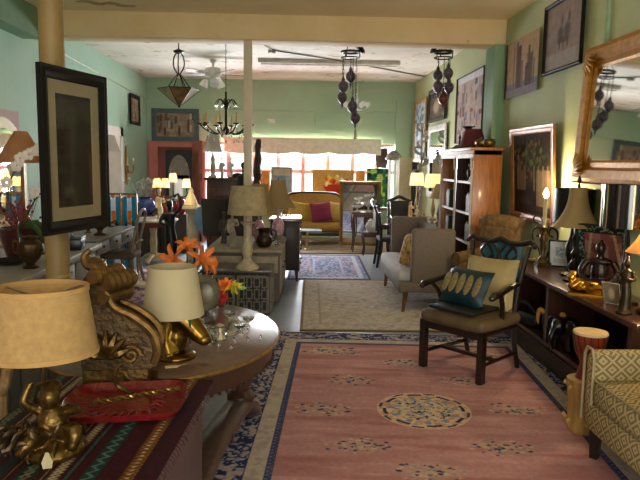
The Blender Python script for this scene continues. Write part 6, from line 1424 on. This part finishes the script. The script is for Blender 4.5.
# Moroccan lantern clusters
MOR = M('#4e4654', .4, .3, var=.75, scale=55); 
def lantern(g, x, y, z, s):
    g.lathe([(0, z-.16*s), (.008*s, z-.12*s), (.016*s, z-.10*s), (.012*s, z-.085*s), (.055*s, z-.04*s), (.066*s, z), (.055*s, z+.04*s), (.03*s, z+.065*s), (.02*s, z+.08*s), (.024*s, z+.09*s), (.006*s, z+.13*s)], 14, (x, y, 0))
def cluster(lab, px0, py0, spots, Y, tassel=()):
    c = P(px0, py0, Y); t = thing('lantern_cluster', lab, 'pendant lamp', (c.x, Y, 0)); zr_ = c.z
    G().shell([(.13, zr_-.03), (.135, zr_-.01), (.13, zr_+.0)], .02, 28).shell([(.125, zr_-.10), (.13, zr_-.085)], .018, 28).lathe([(.02, zr_+.15), (.015, zr_+.13), (.005, zr_+.1)], 10).obj('ring', IRON, t)
    g = G()
    for k in range(3): an = 2*PI*k/3; g.tube([(.125*math.cos(an), .125*math.sin(an), zr_-.01), (0, 0, zr_+.15)], .005, 5); g.tube([(.126*math.cos(an), .126*math.sin(an), zr_-.01), (.126*math.cos(an), .126*math.sin(an), zr_-.09)], .008, 5)
    g.tube([(0, 0, zr_+.14), (0, 0, ZC)], .006, 5); g.obj('hanger', IRON, t)
    G().lathe([(.0, .0), (.06, .012), (.085, .04), (.05, .06), (0, .065)], 16, (.11*(1 if px0 < 400 else -1), -.05, zr_-.0), axis=(.8*(1 if px0 < 400 else -1), 0, .6)).obj('canopy_cup', IRON, t)
    for k, (sx, sy, dy) in enumerate(spots):
        q = P(sx, sy, Y); x = q.x-c.x; g = G(); lantern(g, x, dy, q.z, 1.05); o = g.obj('lantern', MOR if not (k == 4 and px0 > 400) else M('#6a3020', .35, .2, var=.7, scale=50), t); g = G(); chain(g, x, dy, q.z+.12, zr_-.09, .045); g.obj('chain', IRON, o)
        G().lathe([(.0695, q.z-.006), (.073, q.z), (.0695, q.z+.006)], 14, (x, dy, 0)).obj('band', M('#6a5a4a', .4, .5), o)
cluster('mosaic lantern cluster with long tassel hanging before the cream valance', 350.5, 51, ((351, 76, .06), (343, 87, -.06), (342.5, 97, .06), (352, 107, -.06), (355.5, 118, .04)), 8.7)
cluster('mosaic lantern cluster with a glowing red globe next to the right wall', 443.5, 51, ((439, 75, .07), (447, 74, -.07), (437, 87, -.05), (450, 87, .06), (443, 99, 0.0)), 8.7)
q = P(355.5, 134, 8.7); o = bpy.data.objects['lantern_cluster']
G().lathe([(0, q.z-.07), (.02, q.z-.065), (.014, q.z+.03), (.018, q.z+.05), (.004, q.z+.06), (.003, q.z+.14)], 10, (q.x-o.location.x, .04, 0)).obj('tassel', M('#a89c84', .9), o)
q = P(357, 105, 11.6); t = thing('white_chandelier', 'small white glass chandelier hanging near the back wall', 'chandelier', (q.x, 11.6, 0)); zq = q.z
G().tube([(0, 0, zq), (0, 0, ZC)], .006, 6).lathe([(0, zq-.12), (.03, zq-.08), (.02, zq), (.03, zq+.12), (.01, zq+.2)], 12).obj('stem', M('#c8ccc8', .3), t)
for k in range(6):
    an = 2*PI*k/6; c_, s_ = math.cos(an), math.sin(an); ar = G().tube([(0, 0, zq-.05), (.1*c_, .1*s_, zq-.1), (.2*c_, .2*s_, zq-.04)], .008, 6, 4).obj('arm', M('#c8ccc8', .3), t); G().lathe([(.02, zq-.04), (.045, zq-.0), (.04, zq+.05), (.036, zq+.05)], 10, (.2*c_, .2*s_, 0)).obj('glass_shade', M('#dfe2de', .3, var=.05), ar)
